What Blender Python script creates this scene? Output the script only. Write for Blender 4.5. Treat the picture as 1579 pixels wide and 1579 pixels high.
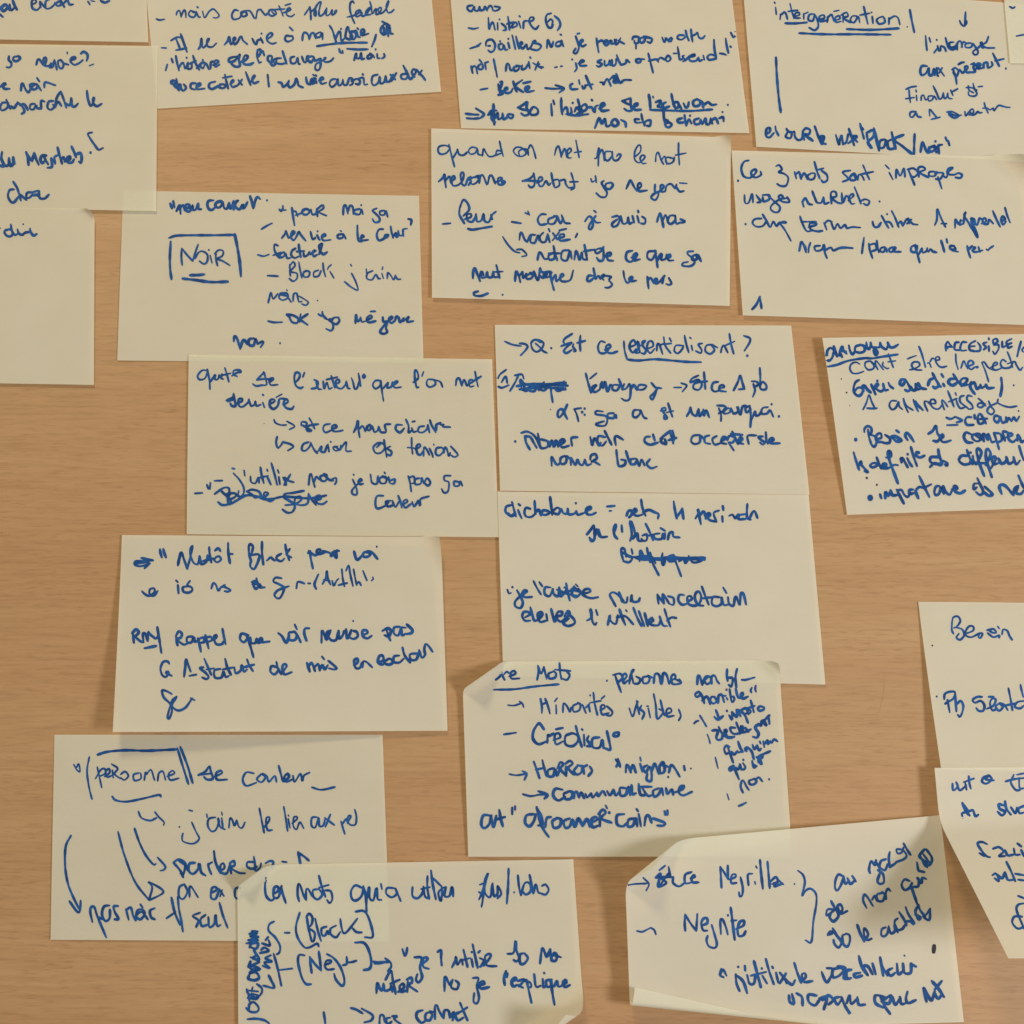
import bpy, math, random
import numpy as np

# ------------------------------------------------------------------ scene
scene = bpy.context.scene
for o in list(bpy.data.objects):
    bpy.data.objects.remove(o)
COL = scene.collection
TH = math.radians(16.4)          # tilt of the camera off the table's normal
FPX, CX, CY, D = 2200.0, 480.0, 789.5, 0.5737
cam_d = bpy.data.cameras.new("camera")
cam = bpy.data.objects.new("camera", cam_d)
COL.objects.link(cam)
cam_d.sensor_width = 36.0
cam_d.lens = FPX / 1579.0 * 36.0
cam_d.shift_x = (789.5 - CX) / 1579.0
cam_d.clip_start, cam_d.clip_end = 0.01, 50
cam.location = (0, -D * math.sin(TH), D * math.cos(TH))
cam.rotation_euler = (TH, 0, 0)
scene.camera = cam
scene.render.resolution_x = scene.render.resolution_y = 1024
scene.view_settings.view_transform = 'Standard'
scene.view_settings.look = 'None'
scene.view_settings.exposure = 0.11
scene.view_settings.gamma = 1.0
try:
    scene.cycles.filter_width = 1.5
except Exception:
    pass
world = bpy.data.worlds.new("World")
scene.world = world
world.use_nodes = True
bg = world.node_tree.nodes["Background"]
bg.inputs[0].default_value = (1.0, 0.95, 0.87, 1)
bg.inputs[1].default_value = 0.26


def area(name, loc, target, size, power, color):
    ld = bpy.data.lights.new(name, 'AREA')
    ld.shape = 'DISK'
    ld.size = size
    ld.energy = power
    ld.color = color
    o = bpy.data.objects.new(name, ld)
    COL.objects.link(o)
    o.location = loc
    from mathutils import Vector
    d = Vector(target) - Vector(loc)
    o.rotation_euler = d.to_track_quat('-Z', 'Y').to_euler()
    return o


# a room lamp over the right side of the table and a warm one beyond its far left
area("room_lamp", (1.05, -0.34, 1.02), (0.1, 0, 0), 0.34, 11.0, (0.99, 0.985, 1.0))
area("ceiling_lamp", (-0.30, 1.0, 1.05), (-0.05, 0.05, 0), 0.30, 8.6, (1.0, 0.83, 0.52))

# ------------------------------------------------------------------ camera maths
CAMP = np.array([0, -D * math.sin(TH), D * math.cos(TH)])
RIGHT = np.array([1.0, 0, 0])
UP = np.array([0, math.cos(TH), math.sin(TH)])
FWD = np.array([0, math.sin(TH), -math.cos(TH)])


def unproject(px, py, z=0.0):
    """pixel of the photograph -> point on the horizontal plane at height z"""
    d = FWD + RIGHT * ((px - CX) / FPX) + UP * ((CY - py) / FPX)
    t = (z - CAMP[2]) / d[2]
    return CAMP + d * t


def project(P):
    v = P - CAMP
    zc = v @ FWD
    return np.stack([CX + FPX * (v @ RIGHT) / zc, CY - FPX * (v @ UP) / zc], -1)


# ------------------------------------------------------------------ materials
def mat(name):
    m = bpy.data.materials.new(name)
    m.use_nodes = True
    nt = m.node_tree
    nt.nodes.clear()
    return m, nt, nt.nodes, nt.links


def node(ns, t, **kw):
    n = ns.new(t)
    for k, v in kw.items():
        setattr(n, k, v)
    return n


def wood_material():
    m, nt, ns, L = mat("beech_laminate")
    out = ns.new('ShaderNodeOutputMaterial')
    b = ns.new('ShaderNodeBsdfPrincipled')
    L.new(b.outputs[0], out.inputs[0])
    tc = ns.new('ShaderNodeTexCoord')
    # slow waviness of the grain
    mw = ns.new('ShaderNodeMapping'); mw.inputs['Scale'].default_value = (4, 7, 1)
    L.new(tc.outputs['Object'], mw.inputs[0])
    nw = ns.new('ShaderNodeTexNoise'); nw.inputs['Scale'].default_value = 1.0; nw.inputs['Detail'].default_value = 2
    L.new(mw.outputs[0], nw.inputs[0])
    sub = ns.new('ShaderNodeVectorMath'); sub.operation = 'MULTIPLY_ADD'
    L.new(nw.outputs['Color'], sub.inputs[0])
    sub.inputs[1].default_value = (0.0, 0.009, 0)
    L.new(tc.outputs['Object'], sub.inputs[2])

    def nz(scale, detail=3, rough=0.55):
        mp = ns.new('ShaderNodeMapping'); mp.inputs['Scale'].default_value = scale
        L.new(sub.outputs[0], mp.inputs[0])
        n = ns.new('ShaderNodeTexNoise'); n.inputs['Scale'].default_value = 1.0
        n.inputs['Detail'].default_value = detail; n.inputs['Roughness'].default_value = rough
        L.new(mp.outputs[0], n.inputs[0])
        return n.outputs['Fac']

    def ramp(src, stops):
        r = ns.new('ShaderNodeValToRGB')
        L.new(src, r.inputs[0])
        el = r.color_ramp.elements
        while len(el) < len(stops):
            el.new(0.5)
        for e, (p, c) in zip(el, stops):
            e.position = p; e.color = (*c, 1)
        return r.outputs[0]

    def mix(a, bb, fac, mode='MIX'):
        x = ns.new('ShaderNodeMix'); x.data_type = 'RGBA'; x.blend_type = mode
        if isinstance(fac, float):
            x.inputs[0].default_value = fac
        else:
            L.new(fac, x.inputs[0])
        L.new(a, x.inputs[6])
        if isinstance(bb, tuple):
            x.inputs[7].default_value = (*bb, 1)
        else:
            L.new(bb, x.inputs[7])
        return x.outputs[2]

    bands = ramp(nz((2.6, 60, 1), 5, 0.66), [(0.30, (0.440, 0.255, 0.122)), (0.52, (0.468, 0.279, 0.137)), (0.72, (0.500, 0.309, 0.158))])
    fine = ramp(nz((48, 620, 1), 4, 0.75), [(0.36, (0.84, 0.82, 0.79)), (0.50, (0.99, 0.985, 0.98)), (0.66, (1.06, 1.07, 1.09))])
    c = mix(bands, fine, 0.75, 'MULTIPLY')
    patch = ramp(nz((4, 6, 1), 2), [(0.35, (1, 0.97, 0.95)), (0.65, (1, 1.02, 1.02))])
    c = mix(c, patch, 1.0, 'MULTIPLY')
    # short dark pore dashes
    fl = ramp(nz((150, 1150, 1), 1.0, 0.5), [(0.585, (0, 0, 0)), (0.66, (1, 1, 1))])
    flm = ramp(nz((20, 55, 1), 2), [(0.36, (0.2, 0.2, 0.2)), (0.60, (1, 1, 1))])
    flx = mix(fl, flm, 1.0, 'MULTIPLY')
    sc = ns.new('ShaderNodeMath'); sc.operation = 'MULTIPLY'; sc.inputs[1].default_value = 0.30
    L.new(flx, sc.inputs[0])
    c = mix(c, (0.27, 0.125, 0.055), sc.outputs[0])
    L.new(c, b.inputs['Base Color'])
    b.inputs['Roughness'].default_value = 0.48
    b.inputs['Specular IOR Level'].default_value = 0.25
    bp = ns.new('ShaderNodeBump'); bp.inputs['Strength'].default_value = 0.10; bp.inputs['Distance'].default_value = 0.0003
    L.new(fine, bp.inputs['Height'])
    L.new(bp.outputs[0], b.inputs['Normal'])
    return m


def paper_material():
    m, nt, ns, L = mat("pale_yellow_note_paper")
    out = ns.new('ShaderNodeOutputMaterial')
    b = ns.new('ShaderNodeBsdfPrincipled')
    tc = ns.new('ShaderNodeTexCoord')
    n1 = ns.new('ShaderNodeTexNoise'); n1.inputs['Scale'].default_value = 38; n1.inputs['Detail'].default_value = 4
    L.new(tc.outputs['Object'], n1.inputs[0])
    r = ns.new('ShaderNodeValToRGB'); L.new(n1.outputs[0], r.inputs[0])
    r.color_ramp.elements[0].position = 0.3; r.color_ramp.elements[0].color = (0.845, 0.820, 0.660, 1)
    r.color_ramp.elements[1].position = 0.7; r.color_ramp.elements[1].color = (0.875, 0.855, 0.710, 1)
    oi = ns.new('ShaderNodeObjectInfo')                  # each sheet of the pad has faded a little differently
    hv = ns.new('ShaderNodeHueSaturation'); L.new(r.outputs[0], hv.inputs['Color'])
    mr = ns.new('ShaderNodeMapRange'); L.new(oi.outputs['Random'], mr.inputs[0])
    mr.inputs[3].default_value = 0.965; mr.inputs[4].default_value = 1.01
    L.new(mr.outputs[0], hv.inputs['Value'])
    mr2 = ns.new('ShaderNodeMapRange'); L.new(oi.outputs['Random'], mr2.inputs[0])
    mr2.inputs[3].default_value = 1.10; mr2.inputs[4].default_value = 0.92
    L.new(mr2.outputs[0], hv.inputs['Saturation'])
    r = hv
    L.new(r.outputs[0], b.inputs['Base Color'])
    b.inputs['Roughness'].default_value = 0.75
    b.inputs['Specular IOR Level'].default_value = 0.2
    n2 = ns.new('ShaderNodeTexNoise'); n2.inputs['Scale'].default_value = 1500; n2.inputs['Detail'].default_value = 3
    L.new(tc.outputs['Object'], n2.inputs[0])
    bp = ns.new('ShaderNodeBump'); bp.inputs['Strength'].default_value = 0.12; bp.inputs['Distance'].default_value = 0.0001
    L.new(n2.outputs[0], bp.inputs['Height'])
    L.new(bp.outputs[0], b.inputs['Normal'])
    tl = ns.new('ShaderNodeBsdfTranslucent'); L.new(r.outputs[0], tl.inputs[0])
    m1 = ns.new('ShaderNodeMixShader'); m1.inputs[0].default_value = 0.22
    L.new(b.outputs[0], m1.inputs[1]); L.new(tl.outputs[0], m1.inputs[2])
    tr = ns.new('ShaderNodeBsdfTransparent'); tr.inputs[0].default_value = (1.0, 0.96, 0.80, 1)
    m2 = ns.new('ShaderNodeMixShader'); m2.inputs[0].default_value = 0.20   # thin paper: what lies under it shows faintly
    L.new(m1.outputs[0], m2.inputs[1]); L.new(tr.outputs[0], m2.inputs[2])
    L.new(m2.outputs[0], out.inputs[0])
    return m


def ink_material(name, lo, hi):
    m, nt, ns, L = mat(name)
    out = ns.new('ShaderNodeOutputMaterial')
    b = ns.new('ShaderNodeBsdfPrincipled')
    tc = ns.new('ShaderNodeTexCoord')
    n1 = ns.new('ShaderNodeTexNoise'); n1.inputs['Scale'].default_value = 260; n1.inputs['Detail'].default_value = 3
    L.new(tc.outputs['Object'], n1.inputs[0])
    r = ns.new('ShaderNodeValToRGB'); L.new(n1.outputs[0], r.inputs[0])
    r.color_ramp.elements[0].position = 0.35; r.color_ramp.elements[0].color = (*lo, 1)
    r.color_ramp.elements[1].position = 0.72; r.color_ramp.elements[1].color = (*hi, 1)
    L.new(r.outputs[0], b.inputs['Base Color'])
    b.inputs['Roughness'].default_value = 0.6
    b.inputs['Specular IOR Level'].default_value = 0.15
    L.new(b.outputs[0], out.inputs[0])
    return m


WOOD, PAPER = wood_material(), paper_material()
INK = ink_material("blue_marker_ink", (0.006, 0.052, 0.200), (0.015, 0.105, 0.345))
BLACK = ink_material("black_pen_ink", (0.02, 0.02, 0.025), (0.04, 0.04, 0.05))


# ------------------------------------------------------------------ table
def make_table():
    import bmesh
    bm = bmesh.new()
    bmesh.ops.create_cube(bm, size=1.0)
    bmesh.ops.scale(bm, vec=(1.6, 0.9, 0.025), verts=bm.verts)
    bmesh.ops.bevel(bm, geom=list(bm.edges), offset=0.003, segments=3, affect='EDGES')
    me = bpy.data.meshes.new("table_top"); bm.to_mesh(me); bm.free()
    me.materials.append(WOOD)
    o = bpy.data.objects.new("table_top", me); COL.objects.link(o)
    o.location = (0.10, 0.02, -0.0125)
    o['kind'] = 'structure'
    # one fine curved scratch in the laminate
    pts = [(1364, 1040), (1363, 1058), (1361, 1077), (1357, 1092), (1352, 1104)]
    W = np.array([unproject(x, y, 0.00002) for x, y in pts])
    vs, fs = [], []
    for i, p in enumerate(W):
        w = 0.00010 * math.sin(math.pi * (i + 0.6) / (len(W) + 0.2))
        vs += [tuple(p - [w, 0, 0] - np.array(o.location)), tuple(p + [w, 0, 0] - np.array(o.location))]
        if i:
            fs.append((2 * i - 2, 2 * i - 1, 2 * i + 1, 2 * i))
    me = bpy.data.meshes.new("scratch"); me.from_pydata(vs, [], fs)
    m, nt, ns, L = mat("worn_scratch")
    out = ns.new('ShaderNodeOutputMaterial'); b = ns.new('ShaderNodeBsdfPrincipled')
    b.inputs['Base Color'].default_value = (0.34, 0.19, 0.10, 1); b.inputs['Roughness'].default_value = 0.7
    L.new(b.outputs[0], out.inputs[0])
    me.materials.append(m)
    s = bpy.data.objects.new("scratch", me); COL.objects.link(s); s.parent = o


make_table()


# ------------------------------------------------------------------ a sticky note as a bendable sheet
class Note:
    def __init__(self, key, corners, hts, bends=(), seed=0, wav=0.00013, lab="", nx=72, ny=44):
        self.key, self.lab, self.nx, self.ny = key, lab, nx, ny
        self.h = np.array(hts) / 1000.0                   # heights of TL TR BR BL
        self.q = np.array([unproject(x, y, z)[:2] for (x, y), z in zip(corners, self.h)])
        self.bends = []
        for b in bends:
            (x1, y1), (x2, y2), (sx, sy), r, ang = b[:5]
            zz = b[5] / 1000.0 if len(b) > 5 else 0.001
            a = unproject(x1, y1, zz)[:2]; c = unproject(x2, y2, zz)[:2]; s = unproject(sx, sy, zz)[:2]
            d = (c - a) / np.linalg.norm(c - a); n = np.array([-d[1], d[0]])
            if (s - a) @ n < 0:
                n = -n
            self.bends.append((a, n, r / 1000.0, math.radians(ang)))
        rnd = random.Random(hash(seed) + 5)
        self.w = [(rnd.uniform(2, 5), rnd.uniform(2, 5), rnd.uniform(0, 6), wav * rnd.uniform(.5, 1)) for _ in range(3)]
        self.origin = np.array([*self.q.mean(0), float(self.h.min())])

    def S(self, s, t):
        s = np.asarray(s, float); t = np.asarray(t, float)
        q, h = self.q, self.h
        e = lambda A: (A[0][..., None] if False else None)
        w = [(1 - s) * (1 - t), s * (1 - t), s * t, (1 - s) * t]
        x = sum(w[i] * q[i, 0] for i in range(4)); y = sum(w[i] * q[i, 1] for i in range(4))
        tt = np.sign(t) * np.abs(t) ** 1.6
        wz = [(1 - s) * (1 - tt), s * (1 - tt), s * tt, (1 - s) * tt]
        z = sum(wz[i] * h[i] for i in range(4))
        for a, b, c, m in self.w:
            z = z + m * (1 + np.sin(a * s + b * t + c)) * np.clip(t, 0, 1)
        p = np.stack([x, y], -1); dz = np.zeros_like(x); dp = np.zeros_like(p)
        for a, n, r, ang in self.bends:
            d = (p - a) @ n
            dd = np.clip(d, 0, None)
            th = np.clip(dd / r, 0, ang)
            rest = dd - th * r
            nd = r * np.sin(th) + rest * np.cos(th)
            dp = dp + (nd - dd)[..., None] * n
            dz = dz + r * (1 - np.cos(th)) + rest * np.sin(th)
        return np.stack([p[..., 0] + dp[..., 0], p[..., 1] + dp[..., 1], z + dz], -1)

    def inv(self, px):
        """sheet coordinates (s, t) of what the photograph shows at these pixels"""
        px = np.asarray(px, float)
        P = np.array([unproject(a, b, 0.001)[:2] for a, b in px])
        ax = self.q[1] - self.q[0]; ay = self.q[3] - self.q[0]
        M = np.linalg.inv(np.stack([ax, ay], 1))
        st = (P - self.q[0]) @ M.T
        for _ in range(14):
            f = project(self.S(st[:, 0], st[:, 1])) - px
            e = 1e-4
            fs = (project(self.S(st[:, 0] + e, st[:, 1])) - px - f) / e
            ft = (project(self.S(st[:, 0], st[:, 1] + e)) - px - f) / e
            det = fs[:, 0] * ft[:, 1] - fs[:, 1] * ft[:, 0]
            det = np.where(np.abs(det) < 1e3, 1e3, det)
            ds = (f[:, 0] * ft[:, 1] - f[:, 1] * ft[:, 0]) / det
            dt = (fs[:, 0] * f[:, 1] - fs[:, 1] * f[:, 0]) / det
            st[:, 0] -= np.clip(ds, -.05, .05); st[:, 1] -= np.clip(dt, -.05, .05)
        return st

    def normal(self, s, t):
        e = 1e-3
        a = self.S(s + e, t) - self.S(s - e, t); b = self.S(s, t + e) - self.S(s, t - e)
        n = np.cross(b, a)
        return n / np.linalg.norm(n, axis=-1, keepdims=True)

    def build(self):
        nx, ny = self.nx, self.ny
        ss, tt = np.meshgrid(np.linspace(0, 1, nx + 1), np.linspace(0, 1, ny + 1))
        # cut edges are never perfectly straight
        P = self.S(ss.ravel(), tt.ravel()) - self.origin
        F = []
        for j in range(ny):
            for i in range(nx):
                a = j * (nx + 1) + i
                F.append((a, a + nx + 1, a + nx + 2, a + 1))
        me = bpy.data.meshes.new("sheet"); me.from_pydata(P.tolist(), [], F)
        me.materials.append(PAPER)
        me.polygons.foreach_set('use_smooth', [True] * len(F))
        root = bpy.data.objects.new("sticky_note", None); COL.objects.link(root)
        root.location = self.origin
        root.empty_display_size = 0.02
        root['label'] = self.lab; root['category'] = 'sticky note'
        root['group'] = 'pale yellow handwritten notes laid out on the table'
        sh = bpy.data.objects.new("sheet", me); COL.objects.link(sh); sh.parent = root
        self.root = root
        self.zc = 0


def catmull(pts, step=0.9):
    pts = np.array(pts, float)
    if len(pts) < 3:
        n = max(2, int(np.linalg.norm(pts[-1] - pts[0]) / (step * 2)))
        return np.array([pts[0] + (pts[-1] - pts[0]) * k / n for k in range(n + 1)])
    P = np.vstack([2 * pts[0] - pts[1], pts, 2 * pts[-1] - pts[-2]])
    out = []
    for i in range(1, len(P) - 2):
        a, b, c, d = P[i - 1:i + 3]
        n = max(1, int(np.linalg.norm(c - b) / step))
        for k in range(n):
            t = k / n
            out.append(0.5 * ((2 * b) + (c - a) * t + (2 * a - 5 * b + 4 * c - d) * t * t + (3 * b - a - 3 * c + d) * t ** 3))
    out.append(P[-2])
    return np.array(out)


def add_strokes(note, strokes, name, width, material, rnd):
    """strokes in photograph pixels -> one mesh of ink lines lying on the sheet"""
    PX, F, Z = [], [], []
    for st in strokes:
        if len(st) == 1 or (len(st) == 2 and math.dist(st[0], st[1]) < 1.4):
            c = np.array(st, float).mean(0); w = width * (rnd.uniform(0.5, 0.7) if len(st) == 1 else 0.46)
            b0 = len(PX)
            PX.append(c); Z.append(note.zc)
            for k in range(9):
                a = k * 2 * math.pi / 9
                PX.append(c + w * np.array([math.cos(a), 1.15 * math.sin(a)])); Z.append(note.zc)
            for k in range(9):
                F.append((b0, b0 + 1 + (k + 1) % 9, b0 + 1 + k))
            note.zc += 1e-6
            continue
        c = catmull(st)
        keep = [0]
        for i in range(1, len(c)):
            if np.linalg.norm(c[i] - c[keep[-1]]) > 0.55:
                keep.append(i)
        c = c[keep]
        if len(c) < 2:
            continue
        tg = np.gradient(c, axis=0)
        tg /= np.linalg.norm(tg, axis=1, keepdims=True) + 1e-9
        nn = np.stack([-tg[:, 1], tg[:, 0]], 1)
        ph = rnd.uniform(0, 6); k = np.arange(len(c))
        w = width / 2 * rnd.uniform(0.9, 1.1) * (1 + 0.13 * np.sin(k * 0.15 + ph) + 0.07 * np.sin(k * 0.41 + ph * 2))
        w *= np.clip(0.72 + 0.28 * np.minimum(k + 1, len(c) - k) / 4.0, 0, 1)
        b0 = len(PX)
        for i in range(len(c)):
            PX += [c[i] + nn[i] * w[i], c[i] - nn[i] * w[i]]
            Z += [note.zc, note.zc]
            note.zc += 1.5e-8
            if i:
                a = b0 + 2 * i
                F.append((a - 2, a, a + 1, a - 1))
        # round ends
        for i, sg in ((0, -1), (len(c) - 1, 1)):
            a = b0 + 2 * i; m0 = len(PX)
            for q in (30, 60, 90, 120, 150):
                u = math.radians(q)
                PX.append(c[i] + nn[i] * w[i] * math.cos(u) + sg * tg[i] * w[i] * math.sin(u)); Z.append(note.zc)
            poly = [a] + list(range(m0, m0 + 5)) + [a + 1]
            F.append(tuple(poly if sg > 0 else poly[::-1]))
        note.zc += 4e-7
    if not F:
        return
    st = note.inv(np.array(PX))
    # ink ends where the paper ends
    bad = (st[:, 0] < 0.0) | (st[:, 0] > 1.0) | (st[:, 1] < 0.0) | (st[:, 1] > 1.0) | ~np.isfinite(st).all(1)
    res = np.linalg.norm(project(note.S(st[:, 0], st[:, 1])) - np.array(PX), axis=1)
    bad |= res > 2.0
    F = [f for f in F if not any(bad[v] for v in f)]
    if not F:
        return
    s_, t_ = st[:, 0], st[:, 1]
    P = note.S(s_, t_) + note.normal(s_, t_) * (2.5e-5 + np.array(Z))[:, None] - note.origin
    used = sorted({v for f in F for v in f}); mp = {v: i for i, v in enumerate(used)}
    me = bpy.data.meshes.new(name)
    me.from_pydata(P[used].tolist(), [], [tuple(mp[v] for v in f) for f in F])
    me.materials.append(material)
    o = bpy.data.objects.new(name, me); COL.objects.link(o); o.parent = note.root
    return o


# ------------------------------------------------------------------ the writer's hand: single-stroke letters
# x-height 10, y up; "w; strokes separated by |"
G = {}
for line in """
a 11;7.4,8 4,9.2 .8,5.8 1.8,.8 5,1 7.6,6.2 7.6,8.4 8,1.6 11,2
b 10;0,21 1.2,10 2,1 6,-.3 9,4 6,8 2.2,5.5
c 9;8,8 5,10 1.2,7 1.2,2 5,0 9.5,2
d 11.5;7.6,8 4,9.5 1,5 3,.3 7,3 8,8|5.2,22 7.2,11 8.6,1.5 11.5,1
e 9;.4,3.4 4.6,5 6.4,8 4.2,9.4 2,6 2.4,1.2 5.4,0 9.4,3
f 9;9,16.5 6,20.5 3.6,16 4.4,5 6.6,-9|.5,8 9,9.4
g 11;8,8.4 4.5,10 1,6 3,2 7,4.5 8,9 9.6,-2 7.4,-8.5 2.2,-9 1.6,-5
h 10.5;-1.4,21 1,9 2.2,-.4 2.6,1 6,8 7.6,6.6 8,.4 10.5,1.4
i 5;1,9 1.9,.6 5,1.8|.4,13.6 1,15
j 7;4.5,8.6 6,-1 3.6,-9 -.6,-7.6|4,14
k 10.5;0,20 1.4,9 2.2,0|8.6,9.6 2.6,4.6 9.8,.3
l 5.5;-.8,21 1,9 2.2,.8 5.5,1.8
m 14;.2,9.4 1.2,-.4 1.7,1.6 5.2,8.8 6.2,7 6.6,.8 7,2 10.2,8.8 11.4,7 11.8,.6 14,1.2
n 10.5;.2,9.6 1.4,-.4 1.8,1.4 5.6,9 7.2,7.2 8.2,-.2 10.5,1.4
o 9;5,9 1.2,7 1.6,1.2 5,.6 7.6,5 6,9 4,7.4 9,7.6
p 10.5;-.4,8 .8,9.6 2.4,-1 4,-9|1.6,1 4.6,8.8 8.2,8.2 7.6,2.4 4,1.2 10.5,1.8
q 11;8,8.6 4.4,10 1,6 3,1.2 6.8,3.4 8,9 9.8,-9.5|9,2 11,1.5
r 8.5;.2,9.4 1.4,-.2 1.9,2 5.2,9.2 8.5,8
s 8;.2,2 5.6,9.4 5.2,7 7.4,3.4 6,-.2 2.4,1
t 7.5;.8,18 2.6,8 4,.6 7.5,1.6|-.6,10.4 7.8,12
u 11;.4,9 1.4,1.4 3.4,.2 7.2,8.8 7.6,8 8.4,.6 11,1.8
v 9.5;.6,9 3.6,0 7.6,9 9.5,8
x 9.5;1,9 5,5 9,.4|8.6,9 4.6,4.6 .6,0
y 10;1,9 2.6,2.6 7.6,5|8,9 6.4,-3 2.2,-9
z 10;1,9 7.6,8.6 2.4,1 6.4,1.8 6.4,-4.6 2.6,-8
8 11;7,7 3,6.2 .6,8.6 2.4,11 6,9.6|6.8,18 7.6,8 5.8,1 2.2,-.6 1,1.4 8,2 11,1.5
é 9.5;1.2,4 5.5,5.5 7,8.4 4.2,10 1.2,6 2.2,1 6,0 10,2.6|1.4,13.6 8.4,15.2
è 9.5;1.2,4 5.5,5.5 7,8.4 4.2,10 1.2,6 2.2,1 6,0 10,2.6|2.4,16.2 6.4,13.4
ê 10;1.2,3 6,4.5 7.4,7.4 4.2,9 1.2,5 2.4,.4 6,-1 10,1.6|.4,12.6 7.8,15
à 11.5;8,8.6 4.5,10 1,6.5 2,1 5.5,.6 8,4.5 8.2,9 8.6,2 11.5,1|3.6,16 6,13.2
ô 9.5;5.5,9.6 1.4,7.4 1.8,1.6 5.8,.4 8.6,5 6.4,9.4 4.6,8.4 9.5,8|2,12.6 4.6,15 7.6,12.6
í 5.5;1.5,8.6 2.2,1.5 5.5,1|1,12.6 3.6,16
ç 8.5;7.8,9.4 3.4,10 2.2,7.4 6.4,5 7.2,0 5.2,-6 1,-6.6
% 10.5;1,9.6 2,0|.6,9.2 5,11.4 7.8,8.6 3,5 8.4,.6 10.5,.8
3 9;1,16.5 7.4,15.6 3.6,9.4 8.4,5.6 6.2,-2 1,-3
4 8;1,15 1.8,6.6 6.6,7.8|6,13 6.6,0
1 10;.4,3 5.6,15.4 6.6,.6|1.2,.8 9.8,.4
A 12;.4,0 5,17 9.6,0|2.2,6 10.2,6.4
B 12;2.4,16.4 3,0|-.6,13 4.6,18 8.6,14.6 4,9.6 9.4,6.4 6.4,-.6 1.6,.6
C 12;10.4,13.6 6.2,17 1.4,11.4 1.6,3 6.2,-.4 12,2.4
D 13;2.6,15 2.8,0|.2,12.6 6.6,17 12,9 7.6,.4 1.2,.4
E 12;9.6,16 3.6,15 1.8,10 8,9.4 1.4,8 1.4,2 5.4,-.2 11.4,2
F 10;3,15.6 3.4,0|-.6,15 9.4,17|0,8 8,8.6
G 12;9.6,14.4 5,17 1,10 3,1.4 8.6,2.4 9.4,8 9.6,-3
H 13;1,16 2.2,0|1.6,8 9.4,9|9.4,17 10.6,0
J 9;1,15.4 8,15.8|5.4,15.6 6.2,0 4,-8 .4,-6
I 7;-1,15.6 5.4,15.4|2.6,15.6 3.8,.4|-.6,0 6,.6
L 9;1,18 2.4,1 9,1.6
M 16;1,0 2,15 6.6,5 10.4,15.4 12,1 15,1
N 14;.8,0 1.8,16.4|1.8,16.4 10.6,.2|10.6,.2 10.4,17.6
O 12;6,14 1.4,9 3,1 9,1 11,8 6.6,14.6
P 10;1.4,13 3.4,-.2|-.8,13.4 4.4,18 8.6,13 2.8,7.6
Q 13;7,14.4 1.6,9.6 4,2 9.6,4.6 9.6,12 6,14.4|5,5 9,2.6 13.4,2.6
R 12;1.6,16 2.2,0|-.4,14 5.6,17.6 9,12.6 2.6,8.4 10.6,.2
S 10;9,15.6 3.4,16.2 2,12 8.4,7 6.8,.2 .8,1
' 4;2.2,19 1.4,14
" 7;1,19 1.6,14.6|4.4,19 4.6,14.6
, 4;2.4,2 .8,-4
. 4;1.6,1
: 4;1.6,1|1.6,9
- 10;.6,5.6 9.4,6.4
= 10;1,8 8.4,8.4|1,4 8.4,4.6
? 9;.8,16 4.8,19 8,14.6 4,9 4.2,5|4.6,0
/ 5;4,20 .6,-4
( 6;5,20 1,9 5,-3
) 6;1,20 4.6,9 .6,-4
> 16;.4,6 13.6,5.6|9.8,10 14.6,5.6 10,1.6
~ 11;0,5 2.4,7.6 5,3.6 11,3.2
& 12;.4,-.6 2,9.4 6,1.6 9.4,9.2 10,.6 12,1.4
^ 16;.6,8 13,8.4|.6,4 13,4.2|9.8,12 15,6 9.6,0
° 6;3,14 1,11.4 4,10.4 5,13.4 3,14.4
\\ 7;0,19 5.6,-3
""".strip().split("\n"):
    ch, rest = line[0], line[1:].strip()
    wd, st = rest.split(";")
    G[ch] = (float(wd), [[tuple(float(v) for v in p.split(",")) for p in s.split()] for s in st.split("|")])
G["Ê"] = (G["E"][0], G["E"][1] + [[(2, 18), (6, 21), (9, 18)]])
G["É"] = (G["E"][0], G["E"][1] + [[(3, 18), (9, 21)]])
JOIN = set("&~abcdeéèêàhiklmnopqrtuvx8%")


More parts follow.
